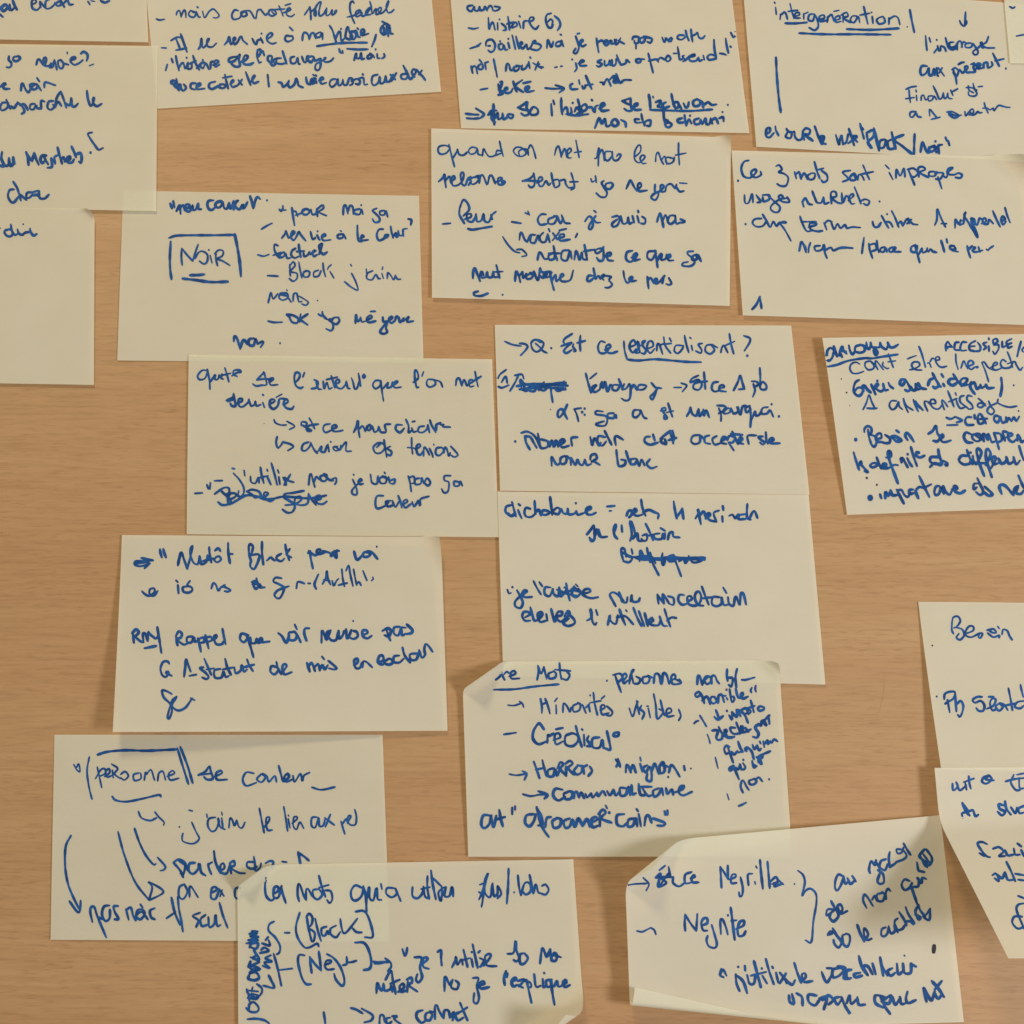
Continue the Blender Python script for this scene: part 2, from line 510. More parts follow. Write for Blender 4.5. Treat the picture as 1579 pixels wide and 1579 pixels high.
def word(text, x0, y0, x1, y1, h, rnd):
    """strokes of a word in the same pixel frame, baseline from (x0,y0) to (x1,y1), letter height h"""
    text = ''.join(c for c in text if c in G or c == '_')
    adv = sum(G[c][0] for c in text if c in G) + 4 * text.count('_')
    L = math.hypot(x1 - x0, y1 - y0)
    dx, dy = (x1 - x0) / L, (y1 - y0) / L
    sx = L / max(adv, 1)
    out, x, prev = [], 0.0, None
    wob = rnd.uniform(0, 6)
    sz = rnd.uniform(.96, 1.1); dr = rnd.uniform(.78, .98)      # words shrink a little as the hand runs on
    for i, c in enumerate(text):
        sy = h / 10.0 * sz * (1 + (dr - 1) * i / max(1, len(text) - 1))
        if c == '_':
            x += 4; prev = None; continue
        w, sts = G[c]
        jy = rnd.uniform(-.9, .9); js = rnd.uniform(.84, 1.16); jx = rnd.uniform(-.4, .4)
        tilt = rnd.uniform(-.12, .05)
        for k, st in enumerate(sts):
            pts = []
            for (px, py) in st:
                qx = x + jx + px + py * tilt + rnd.uniform(-.3, .3)
                qy = py * js + jy + rnd.uniform(-.35, .35) + .5 * math.sin(wob + x * .11)
                u, v = qx * sx, qy * sy
                pts.append((x0 + dx * u + dy * v, y0 + dy * u - dx * v))
            if k == 0 and prev is not None and c in JOIN and rnd.random() < .85:
                a = prev[-1]; b = pts[0]
                if math.hypot(a[0] - b[0], a[1] - b[1]) < h * 1.05 and text[i - 1] in JOIN:
                    prev.extend(pts); prevn = prev
                    pts = None
            if pts is not None:
                out.append(pts)
                if k == 0:
                    prevn = pts
        # a letter whose main stroke is not its exit cannot join on
        prev = prevn if (len(sts) == 1 or c in "ipéèêàt") else out[-1]
        x += w
    return out


CROPS = dict(c1=(0, 0, 3.76), c2=(230, 0, 3.36), c3=(680, 0, 3.158), c4=(1130, 0, 3.517), c5=(160, 280, 3.0365),
             c6=(650, 190, 3.158), c7=(1110, 220, 3.3667), c8=(270, 530, 3.0365), d1=(750, 490, 3.096),
             d2=(1240, 500, 4.658), d3=(150, 810, 2.8196), d4=(750, 750, 2.924), d5=(700, 1000, 2.924),
             d6=(70, 1120, 2.924), d7=(360, 1310, 2.871), d8=(950, 1250, 2.871), e1=(1390, 900, 5.64),
             e2=(1390, 1140, 4.386), e3=(0, 0, 6.073), e4=(0, 300, 3.946))
KINDS = dict(T='written_line', U='underline', A='arrow', K='bracket', D='ink_dot', X='strikeout', F='drawn_frame', M='dash')


def write_on(note, frame, data, width=4.5, seed=1):
    ox, oy, sc = CROPS[frame]
    rnd = random.Random(seed)
    for ln in data.strip().split("\n"):
        ln = ln.strip()
        if not ln:
            continue
        kind = ln[0]; wd = width; body = ln[1:].strip(); material = INK
        if body.startswith("w="):
            a, body = body.split(None, 1); wd = float(a[2:])
        if body.startswith("black"):
            body = body[5:].strip(); material = BLACK
        strokes, px = [], []
        for item in body.split(";"):
            f = item.split()
            if not f:
                continue
            if f[0][0] == '@':                                 # the piece of the photograph the next points were read from
                px += [[(ox + x / sc, oy + y / sc) for x, y in st] for st in strokes]
                strokes = []
                ox, oy, wdt = (float(v) for v in f[0][1:].split(','))
                sc = 1579.0 / wdt
                continue
            if f[0] == '~':                                    # a stroke given point by point
                strokes.append([tuple(float(v) for v in p.split(",")) for p in f[1:]])
            elif f[0] == '=':                                  # a word traced stroke by stroke
                for part in item.split('=', 1)[1].split('|'):
                    strokes.append([tuple(float(v) for v in p.split(",")) for p in part.split()])
            else:
                n = [float(v) for v in f[1:]]
                strokes += word(f[0], *n, rnd)
        px += [[(ox + x / sc, oy + y / sc) for x, y in st] for st in strokes]
        add_strokes(note, px, KINDS[kind], wd * 0.77, material, rnd)


N = {}


def note(key, *a, **k):
    n = Note(key, *a, **k)
    n.build()
    N[key] = n
    return n


# top edge of the photograph, from the left
n = note('B', [(216, -100), (655, -108), (680, 142), (243, 168)], (.15, .2, .3, .3), seed=2,
         lab="pale yellow note reading mais connoté plus factuel, cut by the photo's top edge")
write_on(n, 'c2', """
M @230,0,260 ; = 68,178 100,188 145,180
M @230,0,260 ; = 115,448 160,450
T w=4 @230,0,260 ; = 255,140 262,112 285,100 300,160 | 300,150 325,95 340,110 345,165 | 415,118 390,100 370,130 385,155 420,160 438,125 410,105 | 440,110 462,158 480,160 | 450,65 458,72 | 500,105 520,165 560,110 600,85 640,120 655,150 630,168 600,165 ; = 835,100 800,95 775,140 790,180 845,170 870,125 900,110 915,140 880,155 860,130 870,110 920,100 950,110 985,170 | 1000,175 1010,115 1020,95 1045,90 1060,110 1090,140 1115,120 1140,90 1175,100 1190,130 1150,150 1120,130 1130,95 1180,90 | 1150,110 1180,140 | 1215,55 1235,100 1255,150 | 1180,90 1270,85 | 1255,120 1290,110 1325,90 1310,75 1290,95 1290,140 1330,155 1360,135 | 1275,50 1325,35 ; @430,0,260 ; = 240,140 285,75 290,60 298,130 300,185 | 300,115 325,90 340,80 350,110 345,150 330,130 345,70 375,25 395,20 385,60 375,120 385,150 420,130 445,85 448,75 | 448,80 445,145 480,130 500,90 498,140 530,120 540,95 520,110 ; = 705,30 690,12 670,30 665,80 680,150 710,220 | 640,160 690,150 740,125 765,105 750,95 720,115 725,155 765,140 775,110 780,150 810,140 855,80 850,70 820,100 815,140 860,135 | 852,15 865,60 875,130 900,90 915,85 910,135 945,120 960,80 950,70 930,90 950,130 1000,90 1030,10 1020,15 1005,60 1020,115 1050,115 1078,90
T w=4.8 @230,0,260 ; = 205,380 260,350 310,355 | 250,360 275,420 290,460 | 250,470 300,462 350,450 | 295,318 320,390 355,488 ; = 460,462 480,430 490,360 500,440 520,440 545,400 560,370 560,360 545,380 545,430 590,440 630,405 ; = 705,420 735,385 750,345 765,415 790,390 810,365 800,350 785,370 800,415 830,390 850,350 865,345 880,380 920,415 | 965,360 985,400 1005,415 1015,380 1040,370 1045,355 | 1045,360 1065,400 | 1050,312 1055,318 | 1100,370 1140,345 1155,320 1135,310 1105,340 1110,385 1150,410 1190,400 ; = 1320,340 1285,335 1272,370 1300,390 1345,370 1340,340 1310,338 | 1315,255 1345,285 ; @430,0,260 ; = 220,378 225,330 240,305 270,320 285,370 | 285,365 300,320 325,310 345,360 | 390,300 350,320 350,350 385,345 405,310 410,370 ; = 475,240 500,280 520,340 540,405 | 530,365 555,310 575,300 585,380 610,365 | 580,270 584,272 | 620,355 635,270 650,255 660,300 690,340 670,370 645,365 620,350 | 660,300 700,295 725,330 700,370 670,350 680,310 720,290 740,340 760,350 | 735,265 745,275 | 765,330 800,300 790,275 770,290 780,330 840,315 ; = 910,325 895,380 870,438 ; = 968,202 1000,220 1040,240 | 1000,215 960,260 955,300 985,325 1010,300 1010,240 1015,220 1025,340 | 985,260 990,320 1020,280 1040,255 1045,310 1068,318
U w=5.4 @430,0,260 ; = 358,433 480,415 620,402 825,400
U w=5.2 @430,0,260 ; = 638,457 740,464 835,462
T w=4.8 @230,0,260 ; = 170,605 155,660 ; = 210,550 222,585 ; = 250,525 262,590 280,660 | 275,640 300,600 320,590 335,640 345,640 365,585 360,640 395,640 400,600 | 350,540 353,543 | 410,520 435,590 470,655 | 375,600 440,570 | 445,640 490,590 520,590 505,640 480,620 500,590 535,600 560,650 | 500,560 505,565 | 575,645 580,585 610,575 | 600,610 640,590 650,575 625,565 610,590 620,625 660,605 ; = 840,530 790,535 750,550 750,580 800,570 850,510 840,560 850,615 810,625 770,600 | 860,580 900,565 925,530 900,520 880,560 890,600 940,605 975,590 ; = 1035,590 1050,580 | 1015,470 1010,530 1030,590 | 1015,470 1040,465 1045,490 1025,530 | 1065,480 1078,520 ; = 1140,590 1110,560 1120,525 1150,530 1150,570 1185,595 1160,615 1140,590 1170,560 1200,545 | 1235,545 1200,550 1195,590 1240,600 1280,590 | 1250,480 1265,530 1290,600 | 1360,530 1325,545 1330,590 1370,590 1390,540 1400,600 1415,600 | 1430,530 1450,580 1470,580 1480,530 1495,525 | 1540,530 1500,530 1490,570 1520,585 1545,540 ; @430,0,260 ; = 320,530 280,535 275,565 310,575 330,540 | 330,540 340,570 390,550 385,580 350,600 340,640 360,660 385,640 395,580 | 400,575 430,555 440,540 425,545 430,580 480,575 512,545 ; = 565,460 575,490 595,495 | 595,475 600,498 ; = 705,565 725,500 730,545 760,540 770,495 775,550 800,550 | 850,510 830,530 835,550 865,540 865,510 845,505 880,520 895,540 | 920,505 925,545 945,545 | 905,460 908,466 | 985,505 990,530 965,550
T w=4.8 @230,0,260 ; = 240,790 210,780 210,760 240,760 260,820 280,850 | 255,740 270,800 300,840 | 230,800 260,820 290,790 300,830 320,850 350,830 | 325,790 345,820 325,850 ; = 435,780 395,785 390,825 430,840 | 450,815 480,795 475,780 450,795 450,835 520,830 ; = 620,765 570,780 560,815 590,835 640,810 680,790 715,800 700,825 660,820 665,790 | 710,700 725,770 740,830 | 690,730 775,715 | 760,790 790,760 785,750 765,775 780,815 830,800 | 835,750 870,795 | 870,745 830,800 | 905,675 925,730 950,795 | 950,770 990,720 985,705 965,740 980,780 1025,765 ; = 1110,700 1115,750 1122,812 ; = 1210,770 1240,780 1255,815 1290,790 1310,755 | 1310,760 1300,790 1320,820 1360,790 1375,735 1390,760 1400,800 1440,820 | 1470,730 1490,785 1515,785 1530,740 1560,740 1540,770 1570,780 | 1535,700 1545,710 ; @430,0,260 ; = 255,725 265,780 290,785 305,745 340,740 325,780 300,775 310,740 355,770 | 345,705 350,712 | 375,755 415,740 405,725 385,745 400,785 445,775 ; = 530,740 490,750 475,790 500,815 540,780 550,740 560,800 590,785 600,745 | 600,750 610,795 640,790 660,735 690,745 690,785 665,800 | 680,760 730,740 760,760 750,790 720,785 | 740,740 790,730 800,790 830,790 | 785,695 790,702 ; = 925,700 880,715 870,770 890,800 930,775 945,720 950,780 985,770 1000,710 1010,765 | 1000,770 1040,760 1070,700 | 1045,700 1090,745 | 1100,685 1055,760 ; = 1205,690 1150,700 1150,735 1190,740 1215,700 | 1165,615 1195,670 1230,740 1270,700 1285,665 1260,650 1245,680 1270,720 | 1290,650 1320,690 1350,720 1370,750 | 1340,660 1310,700
""", 4.5, 11)

n = note('A', [(-240, -200), (218, -196), (229, 66), (-225, 58)], (.6, .7, .9, .9), seed=1,
         lab="mostly blank pale yellow note in the photo's top left corner, its writing cut off")
write_on(n, 'e3', """
T w=6 @0,0,180 ; = -40,150 60,60 100,100 50,150 20,110 80,70 130,140 | 130,60 150,140 190,110 | 170,0 200,80 230,130
T w=4.6 @0,0,180 ; ~ -20,180 10,205 40,230
T w=4.8 @0,0,180 ; = 440,60 490,30 470,-10 430,20 440,110 500,135 550,90 | 550,100 540,20 590,80 620,110 | 680,-20 620,20 620,110 680,110 740,60 | 740,60 800,20 830,60 780,80 740,40 | 820,0 870,95 | 870,40 910,0 940,60 990,60 ; = 1190,20 1215,60 | 1230,10 1280,20 | 1360,10 1420,35 1480,10
""", 4.6, 12)

n = note('C', [(-214, 66), (243, 71), (241, 326), (-222, 318)], (.6, .8, 1.1, .6), seed=3,
         lab="pale yellow note at the left edge reading sa renvoie? and du Maghreb")
write_on(n, 'c1', """
T w=5.2 @0,60,170 ; = 130,250 125,300 160,340 160,390 130,410 95,405 ; = 260,250 200,260 190,300 220,320 260,310 290,275 260,245 ; = 520,370 540,300 570,300 610,360 640,380 665,300 650,265 625,290 630,370 690,390 730,360 | 730,350 740,410 760,380 780,300 | 780,300 800,370 815,440 | 860,300 830,330 850,410 890,420 910,360 870,300 | 910,350 980,370 | 963,190 965,210 | 1010,310 1080,280 1070,260 1030,270 1010,320 1060,370 1130,350 1185,305 ; = 1160,210 1200,185 1250,220 1255,270 1240,315
M w=4 @0,60,170 ; ~ 1280,385 1340,362
M ~ 775,347 745,362 708,407 750,396 768,392
T w=5.2 @0,60,170 ; = 0,690 60,640 80,650 40,680 70,715 140,715 ; = 300,740 310,650 330,645 370,730 410,765 440,710 | 440,710 430,660 480,640 540,670 510,720 460,720 450,690 520,650 590,740 | 530,560 565,610 | 635,695 640,630 680,625 750,650 795,665
T w=5.4 @0,60,170 ; = 90,910 30,920 5,980 30,1025 100,990 120,920 | 90,870 120,950 150,1000 | 160,960 200,990 250,920 | 250,910 320,970 350,1040 310,1075 | 290,950 350,940 400,1020 | 500,930 440,940 430,1000 480,1010 520,950 530,990 590,1000 | 590,1000 590,890 640,900 | 760,890 700,900 680,980 730,1015 790,960 800,890 | 760,940 790,980 830,900 880,960 | 800,880 830,810 870,755 | 870,755 910,860 950,985 | 930,920 1000,950 1020,850 | 1020,850 1030,950 1070,970 1120,925 ; = 1245,740 1260,860 1300,960 1340,900 1350,840 1330,860 1340,930 1390,965 1455,930
T w=5.8 @0,220,170 ; = 30,135 20,230 60,330 0,330 | 60,335 120,320 130,220 | 130,220 150,330 190,300 190,210 | 190,215 215,305 ; = 410,320 400,230 375,135 | 375,140 420,220 460,260 | 460,260 490,150 | 490,150 520,240 555,315 | 660,185 600,190 580,250 610,295 650,250 | 630,200 660,260 690,310 | 735,225 745,290 740,350 680,360 | 790,300 780,210 830,180 | 825,70 850,170 890,300 | 880,240 910,210 930,270 | 930,270 1000,240 1000,200 960,220 970,280 1030,285 1060,240 | 1025,55 1060,130 1090,210 | 1090,170 1150,150 1170,210 1160,290 1130,270
D w=4.6 @0,220,170 ; = 1297,143
K w=5.2 @0,0,420 ; ~ 535,768 510,775 520,798 550,842 572,868 598,858
T w=5.6 @0,220,170 ; = 200,670 140,680 115,760 150,840 200,855 260,780 | 190,560 250,660 300,830 | 270,790 290,750 330,780 380,820 | 470,710 390,720 380,780 420,790 470,740 | 470,710 560,690 540,740 480,760 | 500,740 560,760 560,690 | 560,700 570,790 640,800 700,745
""", 4.7, 13)

n = note('D', [(190, 294), (646, 302), (653, 560), (181, 556)], (.15, .2, .3, .3), seed=4,
         lab="pale yellow note with NOIR written large inside an open frame")
write_on(n, 'c5', """
T w=5.8 @250,290,200 ; = 100,190 120,245 | 135,160 150,235 ; = 175,280 215,210 225,315 | 210,260 250,210 270,230 275,270 | 280,250 330,235 330,205 290,205 290,270 330,285 365,240 | 365,240 375,210 370,260 410,260 435,195 | 440,190 440,250 475,258 ; = 625,150 570,155 550,200 570,255 610,265 660,220 | 720,160 660,180 650,220 690,240 730,200 720,160 670,165 | 740,170 755,240 790,250 810,190 | 815,180 830,255 860,200 870,160 | 870,260 900,170 935,160 900,160 890,220 940,260 985,200 975,240 1000,240 1040,170 | 1070,100 1090,160 1110,245 | 1110,245 1135,150 1160,110 1195,135
D w=3.2 @250,290,200 ; = 1277,150
M w=4.4 @250,290,200 ; = 1210,500 1275,460 1338,428
M w=4.2 @390,290,260 ; = 45,625 100,638 150,622
M w=4.2 @390,290,260 ; = 135,822 235,826
T w=4.6 @390,290,260 ; = 248,200 265,215 280,190 | 280,165 285,205 310,205 ; = 365,185 375,260 390,350 | 375,220 400,220 420,265 | 400,255 440,240 500,200 530,220 500,250 460,235 470,200 510,195 550,220 | 545,200 555,245 590,240 600,195 | 600,195 605,265 | 600,200 650,160 660,190 620,225 690,260 ; = 845,250 850,175 870,165 890,240 | 890,220 910,165 935,180 940,245 | 1000,195 950,210 955,240 1000,245 1015,200 1030,245 | 1012,158 1017,163 ; = 1160,190 1120,210 1150,240 1185,280 1180,315 1140,320 1120,290 | 1230,210 1190,220 1195,250 1230,250 1245,215 1262,268
T w=4.6 @390,290,260 ; = 270,470 300,430 310,400 335,465 370,440 390,415 370,405 355,450 380,490 410,450 430,410 450,440 495,495 | 540,410 560,480 590,460 575,480 | 600,440 620,480 625,485 | 605,402 608,408 | 640,465 680,445 670,430 645,450 660,490 730,485 ; = 840,430 795,440 800,470 840,465 845,430 870,475 | 820,400 828,405 ; = 978,350 980,430 990,490 1020,500 | 1005,470 1040,455 1020,440 1010,470 1030,490 1080,485 ; = 1220,385 1180,390 1160,440 1180,490 1230,470 1240,440 1270,440 1250,465 1230,455 | 1290,360 1300,420 1315,470 | 1310,460 1340,420 1345,460 1370,440 | 1360,400 1370,440 1400,440 1410,390 | 1410,450 1405,390 1445,380 ; = 1455,290 1485,300 1478,345
T w=5.2 @390,290,260 ; = 235,540 205,530 200,570 220,620 250,655 | 190,630 260,605 | 290,600 255,620 260,650 290,640 305,610 320,655 350,655 | 400,565 365,590 360,630 390,655 430,640 | 430,530 435,580 450,650 | 410,595 480,590 | 475,610 480,640 510,630 530,600 | 540,620 580,590 590,580 560,600 570,640 600,625 | 620,620 640,560 650,520 620,540 630,590 660,620 695,600
T w=3.9 @340,400,310 ; = 545,40 545,100 550,130 | 540,60 570,20 585,50 550,95 600,110 600,150 570,172 540,150 | 615,20 625,80 640,145 | 690,90 655,100 655,135 690,135 700,100 670,88 | 770,85 735,100 735,135 770,130 790,90 | 805,30 810,80 825,135 | 870,42 850,60 840,80 | 860,95 890,145 ; = 1022,40 1030,52 ; = 1030,110 1060,170 1080,240 1030,220 975,175 ; = 1145,75 1150,120 | 1195,90 1155,110 1150,150 1190,160 1220,120 1240,150 1255,150 | 1275,60 1270,80 | 1268,110 1280,150 | 1310,150 1315,105 1340,130 1360,160 1375,125 | 1375,130 1390,155 1415,155
T w=3.9 @340,400,310 ; = 375,340 395,260 400,265 415,310 450,270 | 520,270 475,265 460,300 490,320 530,300 520,265 470,275 530,290 | 525,290 555,335 | 520,240 524,246 | 570,330 575,275 600,270 615,330 640,330 | 620,290 670,320 690,340 670,360 640,350
D w=2.6 @340,400,310 ; = 762,323
M w=4.6 @340,400,310 ; = 375,485 420,495 485,493
M w=4.2 @340,400,310 ; = 370,127 450,132
T w=4.8 @340,400,310 ; = 520,432 570,440 610,465 600,500 560,490 540,450 520,435 | 630,430 620,490 | 685,430 630,470 650,490 685,515 ; = 770,430 790,445 | 800,410 805,440 835,470 ; = 870,465 850,475 880,500 885,540 865,560 830,545 | 930,455 890,460 875,490 910,510 935,480 920,455 ; = 1060,500 1065,435 1080,490 1100,460 | 1100,455 1110,490 1140,485 | 1150,480 1190,455 1175,440 1150,465 1165,495 1218,485 | 1180,410 1215,408 ; = 1275,455 1280,490 1310,490 1300,540 1310,570 1280,585 1255,565 1300,500 | 1310,490 1350,460 1340,450 1320,470 1340,500 1370,480 1380,450 1400,460 1410,495 1440,460 | 1440,460 1430,490 1480,450 1465,490 1515,485
T w=5.2 @340,400,310 ; = 105,645 110,605 130,620 155,705 | 155,700 175,640 190,635 210,665 | 265,620 225,630 225,670 260,675 275,625 290,660 | 290,665 330,645 335,660 315,690
D w=3.4 @340,400,310 ; = 468,658
F w=5.6 @250,290,200 ; ~ 85,608 180,580 400,575 620,575 880,570
F w=5.6 @250,290,200 ; ~ 885,565 920,740 945,900 960,1075
F w=5.0 @250,290,200 ; ~ 105,650 95,850 100,1000 115,1110
T w=4.1 @250,290,200 ; = 245,940 235,840 240,735 | 242,735 300,810 375,890 | 375,890 400,800 440,685 | 405,855 440,790 490,770 550,810 550,890 510,925 455,890 | 585,820 608,912 | 566,750 572,758 | 655,790 655,860 675,945 | 640,800 690,755 745,770 730,830 670,860 740,890 825,942
U w=5.4 @250,290,200 ; ~ 340,1062 430,1060 515,1052
U w=6.2 @250,290,200 ; ~ 250,1102 400,1120 600,1145 800,1140
""", 4.3, 14)

n = note('E', [(-312, 318), (146, 322), (145, 594), (-320, 586)], (1.3, 1.6, .9, .8),
         bends=[((100, 312), (154, 350), (146, 322), 2.6, 150, 1.5)], seed=5,
         lab="nearly blank pale yellow note ending in dire, below the note reading du Maghreb")
write_on(n, 'e4', """
M w=4 @0,220,170 ; ~ -8,1232 4,1225
T w=5.2 @0,220,170 ; = 160,1250 90,1245 65,1290 110,1340 170,1330 175,1260 130,1240 100,1260 | 155,1170 170,1260 210,1320 250,1310 | 250,1240 270,1300 320,1320 360,1290 420,1280 | 430,1230 440,1280 480,1330 525,1310
D w=3.4 @0,220,170 ; = 333,1168
""", 4.9, 15)

n = note('F', [(690, -62), (1122, -56), (1155, 206), (711, 198)], (.6, .2, .4, .5), seed=6,
         lab="pale yellow note at the top edge reading histoire and Beké with an arrow")
write_on(n, 'c3', """
M @700,0,260 ; = 135,262 185,270 230,260
M @700,0,260 ; = 150,455 190,442 235,432 ; = 215,425 225,428 250,405
M @700,0,260 ; = 248,840 315,828
T w=5 @700,0,260 ; = 175,50 130,60 130,90 165,105 190,60 195,95 225,100 240,60 245,95 280,90 290,60 310,100 | 310,90 335,55 355,65 370,100 410,95 430,70 380,60
T w=4.6 @700,0,260 ; = 322,165 325,220 330,275 340,240 365,210 385,280 | 408,215 410,280 | 425,180 428,184 | 445,220 480,250 485,280 460,285 | 505,155 515,220 520,280 | 495,225 560,210 540,250 545,260 590,240 580,210 555,215 | 605,200 625,262 | 612,150 620,158 | 650,265 655,205 690,195 | 700,205 740,190 745,165 715,165 705,200 730,250 765,272 795,240 ; = 910,125 870,140 860,190 880,250 910,260 930,230 | 880,205 905,180 925,200 915,235 | 940,148 985,190 995,240 970,285
T w=5 @700,0,260 ; = 300,430 300,400 320,375 360,375 385,420 375,470 345,488 320,470 | 320,430 340,430 ; = 450,410 420,420 425,460 455,460 465,420 480,465 500,465 | 430,385 435,390 | 508,400 520,450 | 508,362 512,366 | 545,330 560,390 575,460 | 580,340 595,400 610,455 | 610,430 640,410 630,395 615,420 640,455 660,440 680,415 690,460 720,440 745,390 765,385 745,400 800,415 815,440 780,470 720,460 ; = 870,450 880,375 910,440 930,390 | 1000,385 960,400 955,430 990,430 1010,395 1000,380 1025,435 | 995,322 1005,328 ; = 1140,340 1160,400 1170,450 1145,500 1120,490 1140,455 | 1155,318 1175,312 | 1175,410 1210,385 1200,370 1180,395 1200,435 1235,420 ; = 1335,360 1345,430 1355,490 | 1340,400 1380,380 1400,390 | 1400,405 1440,385 1425,375 1405,400 1430,425 1470,380 1475,410 1510,400 1520,370 ; @900,10,260 ; = 290,310 300,355 325,340 345,295 | 325,320 380,350 ; = 455,310 470,285 515,290 510,340 480,345 475,320 | 490,340 490,395 | 560,290 530,300 530,335 560,335 575,300 560,285 600,290 640,305 625,340 595,330 ; = 735,290 755,335 770,300 765,290 800,330 | 820,290 800,310 815,330 830,300 ; = 940,270 890,270 880,300 920,310 960,280 | 955,225 965,270 985,320 | 1005,215 1010,270 1020,330 | 1005,280 1050,260 1065,245 1080,290 1110,300 1135,275
T w=4.8 @700,0,260 ; = 160,620 175,685 | 165,650 185,620 205,630 220,690 | 250,600 225,625 240,650 270,640 265,600 240,605 | 238,560 260,585 | 290,590 300,650 | 290,590 320,580 ; = 372,555 385,620 405,722 ; = 485,665 495,600 515,605 530,655 560,655 | 590,620 560,635 570,665 605,650 605,620 575,615 625,620 | 640,610 635,650 670,640 695,600 | 700,580 710,640 | 712,535 718,545 | 740,590 820,640 | 790,580 760,655 | 780,615 800,600 | 800,625 835,630 ; = 945,632 965,628 ; = 1000,622 1012,620 ; = 1140,590 1150,640 1130,672 | 1105,555 1110,560 | 1165,595 1220,575 1200,560 1180,580 1185,615 1240,615 ; = 1380,560 1345,580 1385,600 1360,625 1335,615 | 1410,570 1415,615 1450,600 1460,565 1465,610 ; @900,10,260 ; = 265,500 270,555 300,540 305,490 | 310,455 325,500 350,550 | 350,550 395,530 400,500 430,525 ; = 525,490 490,500 500,525 530,520 540,495 570,495 ; = 605,440 625,520 650,620 | 610,510 680,495 700,520 | 690,510 720,480 760,500 | 760,500 790,460 815,490 790,515 765,500 ; = 870,440 840,440 | 880,378 890,440 900,495 930,490 | 940,460 925,470 950,500 930,515 | 950,510 990,470 1030,450 1040,460 990,480 1000,510 1050,510 1075,480 | 1075,480 1085,510 1110,500 | 1120,460 1130,500 | 1225,460 1190,450 1160,470 1175,500 1240,490 | 1220,312 1225,400 1240,485 ; = 1275,440 1310,445 1335,455 ; = 1330,300 1340,370 1355,435 ; = 1372,375 1380,380 ; = 1378,245 1395,280 ; = 1420,240 1425,270 1400,290
T w=5.4 @700,0,260 ; = 415,790 430,870 | 430,770 450,765 440,810 420,840 | 420,840 455,860 450,880 415,890 | 470,850 500,835 495,820 475,835 485,870 530,865 550,830 | 555,765 575,830 590,860 | 640,750 575,800 600,830 650,865 | 665,840 700,830 700,810 670,820 670,850 700,860 750,850 | 650,780 718,765
A w=5 @700,0,260 ; = 855,825 930,832 1030,830 | 950,798 1030,828 985,868
T w=5 @700,0,260 ; = 1110,785 1090,800 1100,835 1160,835 | 1170,750 1178,790 | 1200,805 1215,830 1240,800 | 1235,710 1260,770 1290,835 | 1225,800 1300,790 ; @900,10,260 ; = 155,710 180,715 185,735 215,680 235,700 255,745 | 240,690 280,650 290,670 280,710 320,715 | 275,670 330,710 | 305,635 320,680 345,715 380,690 445,690
A w=5.4 @700,100,260 ; = 110,458 170,465 230,468 ; = 120,500 180,505 240,500 ; = 205,408 280,460 255,495
T w=5.4 @700,100,260 ; = 370,370 372,450 378,560 | 320,470 355,430 350,500 385,540 | 330,465 380,430 400,430 | 385,500 410,450 415,510 450,490 455,455 | 455,460 465,510 500,490 510,465 555,470 540,500 510,490 ; = 595,400 640,380 685,350 680,400 700,460 660,475 630,455 | 595,400 650,420 720,430 | 735,410 710,440 730,470 780,460 785,420 750,395 720,410 ; = 910,365 918,475 ; = 930,335 940,370 ; = 1005,310 1005,380 1015,465 | 1015,440 1045,400 1060,410 1070,460 1100,450 1095,400 | 1110,355 1114,360 | 1130,440 1150,400 1180,440 1150,465 | 1160,325 1175,380 1200,450 | 1150,400 1190,390 | 1210,440 1190,400 1230,370 1245,410 1210,440 | 1250,400 1290,400 1310,440 | 1290,328 1295,335 | 1320,445 1325,395 1350,380 | 1360,410 1410,380 1400,360 1375,380 1385,430 1450,425 ; @900,110,260 ; = 360,280 430,255 440,260 440,310 450,365 410,370 380,350 | 362,278 420,310 | 460,330 500,320 505,300 475,310 480,360 535,360 ; = 610,220 620,280 625,355 ; = 648,235 652,248 ; = 675,290 720,275 710,310 690,330 740,340 | 770,290 740,310 750,345 800,330 | 822,212 835,280 860,350 | 850,340 840,300 880,290 890,330 860,350 | 880,290 915,350 | 935,300 955,340 975,330 985,290 | 1060,260 1025,285 1035,325 1080,320 1090,280 1050,258 1110,290 1120,340 | 1110,290 1130,310 1165,290 1200,315 1245,310
D w=4 @900,110,260 ; = 1350,315
D w=3.6 @900,110,260 ; = 1300,382
U w=4.6 @700,100,260 ; = 1050,462 1150,475 1260,462
U w=5.0 @900,110,260 ; = 620,362 800,368 1000,372 1205,358
T w=5.2 @900,110,260 ; = 105,532 145,440 170,490 200,445 215,515 260,500 | 290,450 260,480 290,515 325,490 300,450 270,455 | 350,455 390,480 395,520 ; = 520,450 480,450 490,480 540,480 | 540,400 550,450 570,510 | 570,505 580,470 625,460 620,510 590,510 ; = 748,370 752,440 770,520 | 765,450 790,470 760,500 | 770,490 800,480 825,500 800,525 770,520 ; = 920,440 880,455 890,480 940,480 | 945,410 950,460 960,510 | 960,510 985,450 1010,490 | 995,415 998,418 | 1080,440 1035,460 1045,495 1085,490 1095,450 1110,495 1140,440 1150,495 1180,490 1190,440 | 1190,450 1205,490 | 1200,460 1235,440 1260,490 | 1270,440 1305,430 1310,470
""", 4.5, 16)

